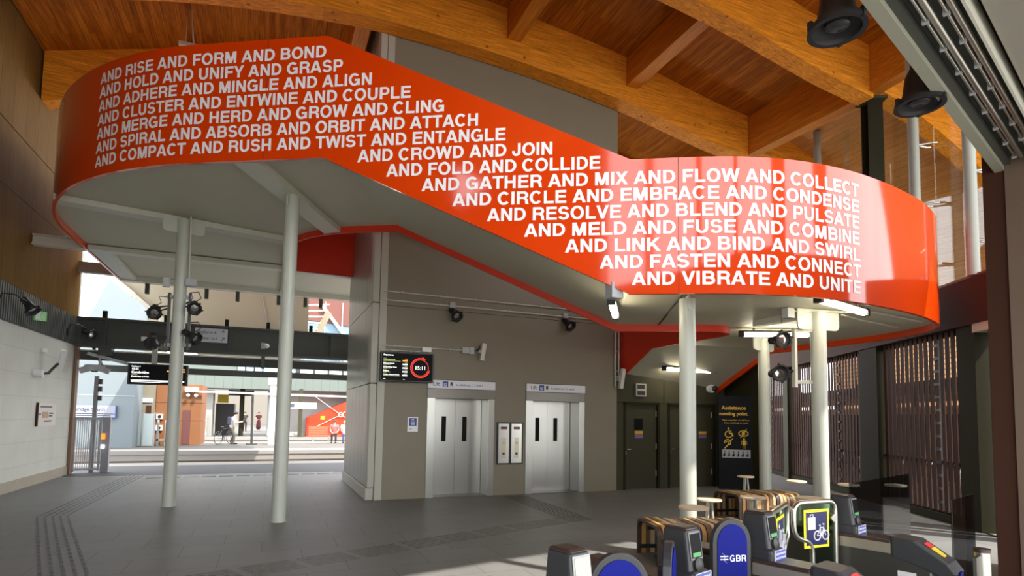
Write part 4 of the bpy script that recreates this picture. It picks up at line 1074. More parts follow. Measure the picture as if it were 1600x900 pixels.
tag(MB().box(-3.25,-3.12,18.2,18.34,3.58,3.70).build('sensor_box', WHITEPL, bevel=.01),'small white sensor box on the girder beside the column','sensor')
t = thing('dome_camera','white camera hung on the girder between the two columns','camera',(-.18,18.2,3.6))
MB().box(-.27,-.15,18.15,18.34,3.55,3.72).build('housing', GREYBOX, t, bevel=.01)
MB().ball((-.11,18.12,3.63),.07).build('dome', WHITEPL, t, smooth=60)
# platform screen
t = thing('platform_screen', 'black hanging platform screen with white and orange lines', 'screen', (-2.75,17,2.6))
MB().box(-3.27,-1.95,16.95,17.08,2.35,2.88).build('case', BLACK, t, bevel=.01)
MB().box(-3.23,-1.99,16.944,16.95,2.38,2.85).build('display', SCREEN, t)
font_text('row_text','Platform 4', frame((-3.19,16.943,2.79)), .045, LED, t, bold=.0008)
font_text('row_text','15:25', frame((-3.19,16.943,2.72)), .07, LED, t, bold=.001)
font_text('row_text','Cambridge', frame((-3.19,16.943,2.63)), .085, LED, t, bold=.0015)
font_text('row_text','Calling at', frame((-3.19,16.943,2.585)), .035, LEDY, t)
font_text('row_text','Cambridge (15:29)', frame((-3.19,16.943,2.535)), .05, LED, t, bold=.001)
MB().box(-3.19,-2.02,16.94,16.944,2.435,2.465).box(-3.19,-2.2,16.94,16.944,2.41,2.418).build('bar_line', LED, t)
MB().box(-2.42,-2.02,16.94,16.944,2.69,2.725).build('orange_bar', LEDO, t)
MB().box(-2.2,-2.02,16.94,16.944,2.75,2.775).build('yellow_bar', LEDY, t)
MB().box(-2.78,-2.66,16.99,17.05,2.88,3.4).build('hanger', GREYBOX, t)
MB().box(-2.8,-2.6,17.0,18.5,3.36,3.42).build('arm', DKSTEEL, t)
t = thing('twin_camera', 'pair of pale angled cameras hung beside the gate post', 'camera', (-4.2,18.0,2.8))
for s in (-1,1): MB(frame((-4.2+.21*s,18.0,2.74),0,0,R(20*s))).box(-.12,.12,-.06,.06,-.075,.075).build('camera_body', GREYBOX, t, bevel=.01)
MB().tube([(-4.33,18,2.76),(-4.25,18,2.69),(-4.15,18,2.69),(-4.07,18,2.76)],.014,8).build('cable', BLACK, t, smooth=60)
MB().box(-4.43,-4.35,17.98,18.02,2.78,2.86).box(-4.05,-3.97,17.98,18.02,2.78,2.86).box(-4.43,-3.97,17.99,18.01,2.84,2.86).box(-4.22,-4.18,17.97,18.46,2.83,2.86).box(-4.22,-4.18,18.42,18.46,2.86,3.15).build('mount', GREYBOX, t)
# gate and lamp post at the left edge of the opening
t = thing('platform_gate', 'pale metal mesh gate folded beside the left wall end', 'gate', (-4.55,18.75,0))
gf = MB(); 
for x,y in ((-4.72,18.72),(-4.20,18.95)): gf.box(x-.025,x+.025,y-.025,y+.025,.05,1.5)
for z in (.1,1.46): gf.bar((-4.72,18.72,z),(-4.20,18.95,z),.05,.05)
gf.build('gate_frame', GREYBOX, t)
gm = MB()
for k in range(12): p = Vector((-4.72,18.72,0)).lerp(Vector((-4.2,18.95,0)),(k+.5)/12); gm.box(p.x-.008,p.x+.008,p.y-.008,p.y+.008,.1,1.46)
gm.build('mesh', mat('lilac_grey_mesh',(.50,.50,.55),.5), t)
MB().box(-4.16,-3.98,18.95,19.1,0,1.5).build('post_panel', mat('lilac_panel',(.33,.33,.38),.5), t)
t = thing('signal_post', 'slim grey post with small boxes by the gate', 'post', (-4.35,18.75,0))
MB().box(-4.40,-4.31,18.90,19.0,0,2.62).build('shaft', mat('mid_post_grey',(.20,.20,.21),.5), t)
for z in (1.95,2.2,2.4): MB().box(-4.31,-4.22,18.9,19.0,z,z+.14).build('box', GREYDK, t)
MB().box(-4.16,-4.08,18.9,18.95,.9,1.05).build('lamp', LEDO, t); MB().box(-4.16,-4.08,18.9,18.95,.65,.75).build('lamp', LED, t)

# ------------------------------------------------------------------ tactile strips and drain on the hall floor
def bars(mb, path, offs, w, dash, gap, h=.006, z=.0):
    for o in offs:
        P = []
        for i,p in enumerate(path):
            p = Vector((*p,0)); a = Vector((*path[max(i-1,0)],0)); b = Vector((*path[min(i+1,len(path)-1)],0))
            d = (b-a).normalized(); P.append(p+Vector((-d.y,d.x,0))*o)
        for a,b in zip(P,P[1:]):
            L = (b-a).length; d = (b-a)/L; s = 0
            while s < L-.02:
                e = min(s+dash,L); q0=a+d*s+Vector((0,0,z+h/2-.001)); q1=a+d*e+Vector((0,0,z+h/2-.001)); mb.bar(q0,q1,w,h); s += dash+gap
DARKSTRIP = mat('dark_strip',(.045,.045,.048),.5)
m = MB(); bars(m, [(-1.55,5.9),(-1.85,7.31),(-3.08,11.36),(-3.12,18.0)][::-1][::-1], (-.19,-.095,0,.095,.19), .030, .20, .025)
tag(m.build('guidance_strip', DARKSTRIP),'five dark dashed guidance lines on the floor near the white wall','guidance strip')
m = MB(); bars(m, [(-2.6,5.5),(-.75,6.68),(1.15,7.33),(2.32,7.78),(3.95,8.38),(5.1,8.75)], (-.2,-.12,-.04,.04,.12,.2), .028, .55, .09)
tag(m.build('guidance_strip', mat('brassy_strip',(.09,.08,.07),.4)),'band of thin metal guidance bars crossing the middle of the floor','guidance strip')
m = MB()
a = Vector((4.95,11.45,0)); b = Vector((4.85,8.75,0)); d=(b-a).normalized(); n_=Vector((-d.y,d.x,0)); L=(b-a).length
for i in range(int(L/.075)):
    for j in range(-3,4):
        p = a+d*(.04+.075*i)+n_*(.075*j); m.lathe([(.018,0),(.016,.006),(.006,.008)],(p.x,p.y,-.001),(0,0,1),6)
tag(m.build('tactile_dots', DARKSTRIP),'dark studded warning patch on the floor in front of the lifts','tactile paving',None,'stuff')
t = thing('slot_drain','row of dark slot drain grates along the platform threshold','drain',(-.5,17.5,0))
for k in range(12):
    x=-2.75+.41*k; MB().box(x,x+.33,17.10+.2*x/5,17.36+.2*x/5,-.002,.006).build('grate', DARKSTRIP, t)

struct(MB().box(XL,1.84,17.6,17.72,-.02,.004).build('trim_7', mat('threshold_pale',(.34,.34,.33),.6)))
# ------------------------------------------------------------------ platforms, tracks
ASPH = mat('dark_asphalt',(.055,.058,.066),.75,noise=.15,nscale=6)
COPING = mat('pale_coping',(.24,.23,.215),.7,noise=.06,nscale=3)
ASPH2 = mat('platform_grey',(.085,.08,.072),.8,noise=.1,nscale=3)
BRICKW = mat('platform_wall',(.11,.078,.055),.8,noise=.15,nscale=4)
BALLAST = mat('ballast',(.20,.18,.16),.9,noise=.3,nscale=30)
struct(MB().box(-40,30,17.6,20.9,-.3,-.001).build('ground', ASPH))
struct(MB().box(-40,30,20.9,22.0,-1.2,0).build('ground', COPING))
struct(MB().box(-40,30,22.0,90,-1.25,-1.1).build('ground', BALLAST))
def platform(y0,y1,c):
    struct(MB().box(-40,30,y0,y0+c,-.16,.0).build('ground', COPING))
    struct(MB().box(-40,30,y0+.08,y1,-1.2,-.16).build('ground', BRICKW))
    struct(MB().box(-40,30,y0+.05,y0+.08,-.42,-.16).build('ground', COPING))
    struct(MB().box(-40,30,y0+c,y1-1.2,-.16,-.001).build('ground', ASPH2))
    struct(MB().box(-40,30,y1-1.2,y1,-.16,0).build('ground', COPING))
platform(28.4,36.3,1.4); platform(42.3,95,1.6)
struct(MB().box(-60,60,90,91,-1,9).build('wall_far', mat('far_pale_wall',(.17,.155,.13),.8)))
for y0 in (24.1,25.6,38.4,39.9):
    tag(MB().box(-40,30,y0-.035,y0+.035,-1.1,-.95).build('rail', BLACKMET),'steel running rail %s' % {24.1:'nearest the hall',25.6:'second from the hall',38.4:'beyond the middle platform',39.9:'farthest from the hall'}[y0],'rail',None,'thing')

# pale tower, beige lift tower, timber kiosk
PALE = mat('pale_render',(.155,.19,.21),.7,noise=.03,nscale=2)
t = thing('pale_tower','pale grey tower with a sloping gable on the middle platform','building',(-7,31,0)); t['kind']='thing'
MB().prism([(-9.8,31.0,-.01),(-5.65,31.0,-.01),(-5.65,31.0,7.6),(-6.1,31.0,8.7),(-6.5,31.0,8.7)],(0,1.9,0)).build('wall', PALE, t)
MB().box(-9.6,-5.64,30.985,31.0,2.33,2.36).build('wall_joint', mat('joint_grey',(.36,.40,.42),.7), t)
t = thing('station_sign','white station name sign on the pale tower','sign',(-7.2,30.9,1.6))
MB().box(-8.6,-6.34,30.88,30.96,1.53,1.89).build('name_panel', mat('sign_bluish',(.26,.28,.34),.5), t)
MB().box(-8.6,-6.34,30.88,30.96,1.36,1.50).build('lower_panel', MT['sign_bluish'], t)
font_text('lettering','Cambridge South', frame((-6.72,30.875,1.64)), .22, mat('sign_purple_grey',(.04,.04,.09),.6), t, align='RIGHT', bold=.002)
MB().box(-8.5,-6.5,30.875,30.88,1.42,1.45).build('small_print', MT['sign_purple_grey'], t)
MB().box(-8.62,-6.32,30.90,30.97,1.33,1.36).box(-6.34,-6.30,30.88,30.97,1.33,1.90).build('rim', SIGNBLUE, t)
t = thing('platform_lift_tower','beige lift tower with dark doors beside the pale tower','building',(-5.5,33,0)); t['kind']='thing'
MB().box(-6.1,-5.18,33,36,-.01,6.4).build('wall', mat('beige_wall',(.19,.172,.13),.7), t)
for x in (-5.95,-5.5): MB().box(x,x+.22,32.96,33,0.05,1.95).build('door', BROWN, t)
MB().box(-6.0,-5.25,32.95,33,2.1,2.3).build('sign_band', SIGNW, t)
t = thing('glass_screen','pale glass screen panels beside the platform lift tower','glass screen',(-5.7,32.2,0))
for x in (-5.95,-5.45): MB().box(x,x+.42,32.2,32.24,.02,1.55).build('pane', mat('pale_cyan_panel',(.50,.60,.60),.3), t)
for x in (-6.0,-5.5,-5.02): MB().box(x,x+.05,32.18,32.26,0,1.62).build('post', GREYBOX, t)
t = thing('timber_kiosk','orange brown timber clad kiosk on the middle platform','building',(-4.2,33.4,0)); t['kind']='thing'
TK = mat('kiosk_timber',(.19,.072,.022),.6,noise=.06,nscale=2)
kk = MB()
for i,(x0,x1) in enumerate(((-5.16,-4.2),(-4.18,-3.15))):
    for z0,z1 in ((0,1.2),(1.22,2.1),(2.12,3.05)): kk.box(x0,x1,33.4,36,z0,z1)
kk.build('wall', TK, t)
MB().box(-3.95,-3.62,33.36,33.4,.02,1.75).build('door', mat('maroon_door',(.10,.03,.03),.5), t)
for z in (1.28,.72):
    c_ = MB().box(-5.1,-4.82,33.3,33.4,z,z+.26).build('vent_unit', WHITEPL, t); MB().cyl((-4.96,33.3,z+.13),(-4.96,33.28,z+.13),.08,12).build('fan', BLACK, c_)
t = thing('platform_barrier','grey barrier rails in front of the timber kiosk','barrier',(-4.8,32.6,0))
for x in (-4.95,-4.6,-4.5): MB().box(x,x+.1,32.6,32.66,0,1.25).build('post', GREYBOX, t)
MB().box(-5.2,-4.5,32.6,32.64,.25,.33).build('rail', GREYBOX, t)

# far platform building under its green grey fascia
FASC = mat('green_grey_fascia',(.12,.15,.135),.6)
t = thing('far_canopy','long green grey canopy fascia over the far platform','canopy',(.5,44,3.3)); t['kind']='thing'
fb = MB()
for k in range(26):
    x=-7.5+.58*k; fb.box(x,x+.57,44,44.1,3.32,4.45)
fb.build('fascia', FASC, t)
MB().box(-7.5,9,44.1,49.4,3.4,3.6).build('roof', BLACKMET, t)
MB().box(-7.5,9,43.98,44.02,4.45,4.52).build('top_rail', STEEL_PALE, t)
t = thing('far_glazing','band of bluish windows above the far canopy fascia','window band',(1,48,4.6)); t['kind']='thing'
MB().box(-7.5,-2.3,48,48.2,4.6,5.6).build('panel', FASC, t)
for k in range(7): MB().box(-2.25+.6*k,-1.75+.6*k,48,48.1,4.5,5.6).build('window_pane', mat('blue_window',(.35,.52,.60),.2), t)
MB().box(-2.3,9,48.1,48.3,3.6,5.7).build('frame', GREYDK, t)
for k in range(6): MB().box(2.2+1.1*k,3.15+1.1*k,48,48.1,4.5,5.5).build('window_pane', mat('pale_window',(.70,.72,.72),.3), t)
def fbx(name,label,cat,x0,x1,y0,y1,z0,z1,m,kind=None):
    return tag(MB().box(x0,x1,y0,y1,z0,z1).build(name,m),label,cat,None,kind)
fbx('white_shop_wall','white shop wall under the far canopy, left of the dark opening','wall panel',-4.9,-3.55,45,46.5,0,3.2,mat('shop_white',(.28,.28,.265),.6),'thing')
t = thing('dark_kiosk','black kiosk front with a yellow sign under the far canopy','kiosk',(-3,47,0))
MB().box(-3.5,-2.3,47,49,0,2.3).build('front', BLACK, t)
MB().box(-3.4,-2.7,46.95,47,2.35,2.95).build('sign', mat('dull_yellow_sign',(.50,.38,.02),.5), t)
MB().box(-2.7,-1.0,46.6,47,2.9,3.3).build('overhang', BLACK, t)
t = thing('ticket_machine','grey and red ticket machine by the white shop wall','ticket machine',(-4.1,44.6,0))
MB().box(-4.35,-3.85,44.4,44.9,0,1.55).build('body', GREYBOX, t,bevel=.03); MB().box(-4.27,-3.95,44.36,44.4,.2,.9).build('front_panel', mat('machine_red',(.42,.05,.06),.5), t); MB().box(-4.25,-3.97,44.36,44.4,1.05,1.35).build('display', SCREEN, t)
fbx('display_board','pale display board standing left of the ticket machine','board',-5.1,-4.6,44.3,44.36,.0,1.7,mat('board_cyan',(.55,.66,.66),.5))
for x,lab in ((-1.75,'dark round post under the far canopy beside the cyclist'),(.1,'pale grey post under the far canopy behind the white column')):
    tag(MB().cyl((x,46,0),(x,46,3.4),.16,12).build('canopy_post', OLIVE_DK if x<0 else GREYBOX, smooth=40),lab,'post',None,'thing')
t = thing('steel_post','olive post with a white notice at the foot of the orange stair','post',(2.1,43.6,0)); t['kind']='thing'
MB().box(2.0,2.25,43.5,43.75,0,3.4).build('shaft', OLIVE, t)
MB().box(.75,3.2,43.45,43.5,2.0,2.45).build('notice', SIGNW, t)
MB().box(.85,1.7,43.44,43.45,2.1,2.35).build('notice_text', SIGNTXT, t)
fbx('stair_side_wall','grey wall behind the far orange stair','wall panel',.9,8,46,46.3,0,3.39,mat('mid_grey_wall',(.36,.37,.36),.7),'thing')
t = thing('far_orange_stair','orange stair flank with a yellow notice on the far platform','staircase',(4,44,0)); t['kind']='thing'
MB().prism([(2.62,44.2,.0),(6.5,44.2,.0),(6.5,44.2,3.14),(2.62,44.2,1.35)],(0,1.6,0)).build('flank', ORANGE_IN, t)
MB().box(3.55,3.85,44.17,44.2,1.25,1.5).build('notice', YELLOW, t)
br = MB(); cc = Vector((4.95,44.12,1.62))
for dx,dz in ((-1.9,-1.0),(-1.9,1.35),(1.6,-.9),(1.6,1.2)): br.bar(cc, cc+Vector((dx,0,dz)), .035,.035)
br.tube([cc+Vector((.16*math.cos(R(a)),-.02,.16*math.sin(R(a)))) for a in range(0,360,30)], .035, 6, closed=True)
br.build('tie_rods', STEEL_PALE, t)
# platform furniture
t = thing('white_column','white canopy column standing on the middle platform in sunlight','column',(.32,33.5,0)); t['kind']='thing'
MB().box(.07,.57,33.3,33.8,0,3.2).build('shaft', mat('white_paint',(.78,.77,.74),.5), t); MB().box(-.05,.65,33.2,33.9,3.2,4.6).build('head', STEEL_PALE, t)
t = thing('lamp_post','slim grey lamp post on the middle platform','lamp post',(-.73,33.5,0))
MB().cyl((-.73,33.5,0),(-.78,33.5,2.75),.06,10).build('shaft', GREYDK, t, smooth=50); MB().cyl((-.73,33.5,0),(-.73,33.5,.06),.28,14).build('base_plate', GREYDK, t)
t = thing('platform_light_rail','pale light rail with small lamps above the middle platform','light rail',(0,33.6,2.65))
MB().bar((-3.9,33.2,2.72),(7,33.2,2.62),.08,.10).build('rail', WHITEPL, t)
for x in (-3.75,-3.4): MB().ball((x,33.15,2.5),.09).build('lamp', WHITEPL, t, smooth=60)
MB().box(-3.9,-3.3,33.12,33.39,2.75,2.9).build('bracket', WHITEPL, t)
t = thing('platform_bench','coral slatted bench on the middle platform','bench',(3.2,35,0))
CORAL = mat('coral_bench',(.62,.13,.07),.5)
for x0,x1 in ((2.2,3.28),(3.32,4.5)):
    bk = MB()
    for z in (.52,.64,.76,.86): bk.box(x0,x1,35.2,35.24,z,z+.09)
    bk.build('backrest', CORAL, t); MB().box(x0,x1,34.75,35.2,.41,.46).build('seat', CORAL, t)
for x in (2.45,3.3,4.3): MB().box(x-.03,x+.03,34.8,35.2,0,.42).build('leg', STEEL_PALE, t)

# canopy, stair and glass block above the girder
t = thing('cream_canopy','cream curved canopy underside beyond the girder','canopy',(-1,21,5)); t['kind']='thing'
MB().prism([(-4.55,21,5.78),(-4.1,21,5.33),(-3.46,21,4.86),(-3.05,21,4.45),(-2.6,21,3.9),(1.15,21,3.9),(1.15,21,6.6),(-4.55,21,6.6)],(0,8,0)).build('underside', mat('cream_panel',(.36,.325,.24),.6), t)  # hidden depth behind the front face added to shade the middle platform
for px_ in (-2.83,.48): MB().cyl((px_,21.6,-1.1 if False else 0),(px_,21.6,4.6),.12,12).build('post', COLUMN, t, smooth=40)
MB().bar((-.42,20.98,5.9),(-.02,20.98,4.2),.02,.02).build('seam', GREYBOX, t)
MB().bar((-4.7,20.9,5.84),(-4.0,20.9,5.28),.06,.16).bar((-4.0,20.9,5.28),(-3.0,20.9,4.42),.06,.12).build('edge_trim', STEEL_PALE, t)
t = thing('outdoor_stair','grey stair underside with steps beside the cream canopy','staircase',(1.6,24,5)); t['kind']='thing'
for k in range(6): MB().bar((1.12-.02*k,24+.0*k,5.95-.23*k),(2.0-.12*k,24.6,6.15-.26*k),.5,.05).build('step', STEEL_PALE, t)
MB().bar((1.45,24.8,4.3),(2.15,24.8,5.9),.12,.25).build('stringer', mat('cream_panel',(.6,.55,.42),.6), t)
t = thing('glass_block','bluish glass building with a brick red top seen above the girder','building',(4,44,7)); t['kind']='thing'
MB().box(1.9,9,50,51,0,9.4).build('glass_front', mat('blue_glass_front',(.14,.24,.32),.15), t)
MB().prism([(2.4,49.9,9.4),(9,49.9,8.8),(9,49.9,12.5),(2.4,49.9,11.5)],(0,1,0)).build('brick_top', mat('brick_red',(.14,.05,.04),.8), t)
gb_ = MB()
for x in (2.6,4.0,5.4,6.8): gb_.box(x,x+.08,49.85,49.9,5.6,11)
gb_.bar((2.2,49.8,8.4),(7,49.8,6.2),.1,.1).bar((2.2,49.8,7.6),(7,49.8,5.6),.1,.1).bar((3.8,49.7,10.6),(6.6,49.7,7.0),.25,.25).box(1.9,9,49.85,49.9,7.9,8.0)
gb_.build('frame', mat('white_frame',(.5,.52,.53),.5), t)

# ------------------------------------------------------------------ ticket gates (local x along the gate line, y into the hall)
LBL = mat('label_blue',(.10,.12,.42),.5)
def inner(T, pts): return [T @ Vector(p) for p in pts]
def gate_unit(u0, label, exit_side=True):
    M = frame(un(u0,1.9), ANG_U)
    t = thing('ticket_gate', label, 'ticket gate', M=M, group='ticket gates')
    T = M
    b = MB(T).box(-.10,.10,-.62,.72,0,.76); b.build('cabinet', BRUSHED_DK, t, bevel=.015)
    MB(T).box(-.105,.105,-.36,.72,.76,.80).build('cabinet_top', RUBBER, t, bevel=.012)
    # upright head
    MB(T).box(-.088,.088,-.125,.125,0,.872).build('pedestal', GREYDK, t, bevel=.03, seg=3)
    hp = [(-.078,-.105,.80),(.078,-.105,.80),(.078,.105,.80),(-.078,.105,.80),(-.066,-.065,1.09),(.066,-.065,1.09),(.066,.09,1.09),(-.066,.09,1.09)]
    h = MB(T).hexa(hp).build('reader_head', GREYDK, t, bevel=.02, seg=3)
    MB(T).hexa([(-.064,-.063,1.085),(.064,-.063,1.085),(.064,.088,1.085),(-.064,.088,1.085),(-.054,-.045,1.10),(.054,-.045,1.10),(.054,.075,1.10),(-.054,.075,1.10)]).build('head_cap', RUBBER, h, bevel=.008)
    def face(x0,x1,z0,z1,d=.004,e=.0):
        yy = lambda z: -.105+.04*(z-.80)/.29 - e
        return [(x0,yy(z0)-d,z0),(x1,yy(z0)-d,z0),(x1,yy(z0),z0),(x0,yy(z0),z0),(x0,yy(z1)-d,z1),(x1,yy(z1)-d,z1),(x1,yy(z1),z1),(x0,yy(z1),z1)]
    MB(T).hexa(face(-.058,.058,.925,1.075,.005)).build('display_frame', GREYBOX if u0 < 2.2 else mat('mid_grey_plastic',(.16,.165,.175),.4), h, bevel=.004)
    sc_ = MB(T).hexa(face(-.048,.048,.937,1.065,.008)).build('display', SCREEN if u0 > 2.2 else mat('painted_glare_screen',(.55,.53,.45),.3), h)  # nearest gate's display is coloured pale to stand in for glare
    MB(T).hexa(face(-.042,.038,.942,.964,.0095)).build('green_strip', mat('screen_green',(.08,.30,.10),.5,emit=.1), h)
    MB(T).lathe([(.042,0),(.040,.022),(.016,.032)],(0,-.085,.895),(0,-1,.2),20).build('card_dome', BLACK, t, smooth=50)
    MB(T).box(-.07,.07,-.132,-.125,.797,.862).build('label_plate', LBL, t)
    MB(T).box(-.073,.073,-.133,-.125,.794,.797).box(-.073,.073,-.133,-.125,.862,.865).box(-.073,-.070,-.133,-.125,.794,.865).box(.070,.073,-.133,-.125,.794,.865).build('label_rim', SIGNW, t)
    font_text('label_text','CHILDREN UNDER FIVE', T @ frame((0,-.133,.835)), .018, SIGNW, t, align='CENTER', bold=.0002, fit=.128)
    font_text('label_text','SHOULD NOT BE CARRIED', T @ frame((0,-.133,.809)), .0165, SIGNW, t, align='CENTER', bold=.0002, fit=.132)
    MB(T).box(-.092,-.088,-.09,.09,.60,.67).build('reflector', mat('cream_panel_small',(.70,.66,.60),.35), t)
    # sloping reader towards the entrance
    pr = [(-.36,.83),(-.52,.82),(-.72,.69),(-.77,.62),(-.73,.56),(-.52,.64),(-.36,.68)]
    v = MB(T).prism([(-.115,y,z) for y,z in pr],(.23,0,0)).build('ticket_reader', GREYDK, t, bevel=.015)
    MB(T).hexa([(-.04,-.56,.797),(.05,-.56,.797),(.05,-.60,.771),(-.04,-.60,.771),(-.04,-.56,.803),(.05,-.56,.803),(.05,-.60,.777),(-.04,-.60,.777)]).build('red_marker', mat('marker_red',(.70,.05,.04),.4), v)
    MB(T).hexa([(-.04,-.605,.768),(.05,-.605,.768),(.03,-.68,.719),(-.03,-.68,.719),(-.04,-.605,.774),(.05,-.605,.774),(.03,-.68,.725),(-.03,-.68,.725)]).build('yellow_marker', mat('marker_yellow',(.85,.65,.05),.4), v)
    MB(T).box(-.04,.04,-.775,-.745,.585,.63).build('ticket_slot', BLUE, v)
    MB(T).box(-.118,-.100,-.36,.0,.70,.775).build('side_rail', mat('beige_rail',(.40,.36,.28),.35,metal=.5), t)
    MB(T).box(-.104,-.099,-.52,-.40,.46,.58).build('white_patch', WHITEPL, t)
    MB(T).cyl((-.1,-.58,.5),(-.112,-.58,.5),.018,12).build('lock', CHROME, t)
    return t
GATES = {}
for u0,lab in ((1.98,'ticket gate with glare painted on its pale screen, nearest the camera'),(2.90,'ticket gate between the two blue paddle pairs'),(3.81,'ticket gate left of the tubular wide gate'),(5.25,'ticket gate right of the luggage and bicycle wide gate')):
    GATES[u0] = gate_unit(u0, lab)
def paddle(u0, uh, ang, L, gbr, parent):
    """rounded blue gate leaf hinged at uh, swinging by ang from the gate line (+u if L>0)"""
    s = 1 if L > 0 else -1; W = abs(L)
    T = frame(un(uh,1.9), ANG_U+R(ang))
    def outline(ins, bot, k=14):
        x0,x1 = (.02+ins, W-ins); r=(x1-x0)/2; top=1.06-ins
        pts=[(x0,bot),(x1,bot)]
        for i in range(k+1):
            a=PI*i/k; pts.append((x0+r+r*math.cos(a), top-r*1.15+r*1.15*math.sin(a)))
        return [(s*x,z) for x,z in pts]
    p = MB(T).prism([(x,-.022,z) for x,z in outline(0,.30)],(0,.044,0)).build('gate_paddle', GREYDK, parent, bevel=.012, seg=3)
    for yy in (-.028,.022): MB(T).prism([(x,yy,z) for x,z in outline(.032,.33)],(0,.006,0)).build('blue_panel', BLUE, p)
    if gbr:
        xs = min(s*.02,s*W); 
        TT2 = T @ frame((xs+.048,-.0285,.785)) @ Matrix.Diagonal((.74,1,.8,1))
        dm = MB(TT2)
        for z in (.022,.046): dm.box(0,.075,-.001,.0,z,z+.009)
        zg = [(.016,.078),(.050,.0505),(.025,.0265),(.059,-.001)]
        for a_,b_ in zip(zg,zg[1:]): dm.bar((a_[0],-.0005,a_[1]),(b_[0],-.0005,b_[1]),.001,.009,up=(0,1,0))
        dm.build('rail_emblem', WHITE, p)
        flat_text('lettering','GBR', TT2 @ frame((.088,0,.008)), .072, WHITE, p, depth=.001)
    return p
paddle(0, 2.07, -30, .33, False, GATES[1.98])
paddle(0, 2.79, 30, -.33, False, GATES[2.90])
paddle(0, 3.02, 30, .33, True, GATES[2.90])
paddle(0, 3.69, -30, -.29, True, GATES[3.81])
def swing_gate(uh, ang, sgn, W, parent, kind):
    T = frame(un(uh,1.9), ANG_U+R(ang)); X = lambda x: sgn*x
    def corner_pts(P, r=.05, k=5):
        out=[P[0]]
        for i in range(1,len(P)-1):
            a=Vector(P[i-1]);b=Vector(P[i]);c=Vector(P[i+1]); d0=(a-b).normalized(); d1=(c-b).normalized()
            rr=min(r,(a-b).length/2.1,(c-b).length/2.1)
            for j in range(k+1):
                q=j/k; p0=b+d0*rr; p1=b+d1*rr; out.append((p0*(1-q)**2+b*2*q*(1-q)+p1*q*q))
        out.append(P[-1]); return [tuple(p) for p in out]
    base=[(.03,.30),(.03,1.06),(W,1.06),(W,.80),(W-.20,.745),(W-.20,.30)]
    P=corner_pts([Vector((X(x),0,z)) for x,z in base], .085)
    g = MB(T).tube(P, .020, 12).build('gate_leaf', CHROME, parent, smooth=50)
    MB(T).prism([(p[0],-.004,p[2]) for p in P],(0,.008,0)).build('glass_panel', GREENGL, g)
    MB(T).cyl((X(.075),-.03,.93),(X(.075),.03,.93),.03,16).build('hinge_boss', CHROME, g, smooth=40)
    cx = X(W*.5); s_=.142
    if kind=='bike': cx = X(W*.52)
    MB(T).box(cx-s_,cx+s_,-.012,-.006,.705+.0,1.005).build('sign_border', YELLOW, g, bevel=.004)
    MB(T).box(cx-s_+.022,cx+s_-.022,-.014,-.012,.727,.983).build('sign_field', NAVY, g)
    ic=MB(T); y=-.0155
    def B(x0,z0,x1,z1,w): ic.bar((cx+x0,y,z0),(cx+x1,y,z1),.002,w)
    if kind=='bike':
        ic.box(cx-.105,cx-.018,y-.001,y+.001,.85,.945); ic.tube([(cx-.078,y,.945),(cx-.078,y,.965),(cx-.045,y,.965),(cx-.045,y,.945)],.005,6)
        for ox in (.0,.095): ic.tube([(cx+ox+.036*math.cos(R(a)),y,.80+.036*math.sin(R(a))) for a in range(0,360,24)],.0055,6,closed=True)
        for a in ((0,.80,.035,.86),(.035,.86,.075,.86),(.075,.86,.095,.80),(0,.80,.05,.80),(.05,.80,.075,.86),(.05,.80,.03,.875),(.02,.88,.04,.88),(.075,.86,.07,.885),(.06,.89,.085,.885)): B(*a,.007)
    else:
        for ox,h in ((-.07,.15),(.07,.10)):
            ic.ball((cx+ox,y,.79+h),.016,.003,.016); B(ox,.78+h-.01,ox,.78+h-.08,.034); B(ox-.008,.78+h-.08,ox-.012,.745,.014); B(ox+.008,.78+h-.08,ox+.012,.745,.014)
        ic.tube([(cx+.075+.03*math.cos(R(a)),y,.79+.03*math.sin(R(a))) for a in range(0,360,24)],.005,6,closed=True)
        B(-.03,.80,.02,.77,.01); B(-.06,.86,-.02,.80,.01); ic.ball((cx-.0,y,.84),.012,.003,.012); B(0,.83,0,.78,.022)
    ic.build('sign_symbols', SIGNW, g)
    return g
swing_gate(3.93, 15, 1, .70, GATES[3.81], 'people')
swing_gate(5.10, -16, -1, .50, GATES[5.25], 'bike')
tag(ubox(MB(),5.5,7.1,1.94,1.952,.06,1.17).build('smoked_glass_screen', SMOKED),'smoked glass screen behind the far right ticket gate','glass screen')
tag(ubox(MB(),5.70,6.42,1.27,1.282,.08,1.09).build('smoked_glass_screen', SMOKED, bevel=.01),'smoked glass panel with rounded corners beside the steel bollard','glass screen')
p = un(5.22,1.0); t = thing('steel_bollard','round stainless bollard with a dark cap at the gate line end','bollard',(p.x,p.y,0))
MB().cyl((p.x,p.y,0),(p.x,p.y,.80),.048,20).build('shaft', CHROME, t, smooth=40); MB().cyl((p.x,p.y,.80),(p.x,p.y,.825),.05,20).build('cap', RUBBER, t, smooth=40)
ubox(MB(),5.0,5.17,.99,1.01,.05,.79).build('side_plate', BRUSHED_DK, t)
p = un(1.56,2.0); t = thing('gate_end_post','dark rounded gate post end just showing at the lower edge','post',(p.x,p.y,0))
MB().lathe([(.11,0),(.11,.80),(.10,.86),(.06,.90),(.01,.915)],(p.x,p.y,0),(0,0,1),20).build('shaft', GREYDK, t, smooth=50)
p = un(2.2,1.98); tag(MB(frame(p,ANG_U)).hexa([(-.06,-.1,.3),(.12,-.1,.3),(.12,.12,.3),(-.06,.12,.3),(-.06,-.1,.93),(.12,-.1,.99),(.12,.12,.99),(-.06,.12,.93)]).build('paddle_housing', RUBBER, bevel=.02),'reddish dark housing behind the nearest blue paddle','gate housing')

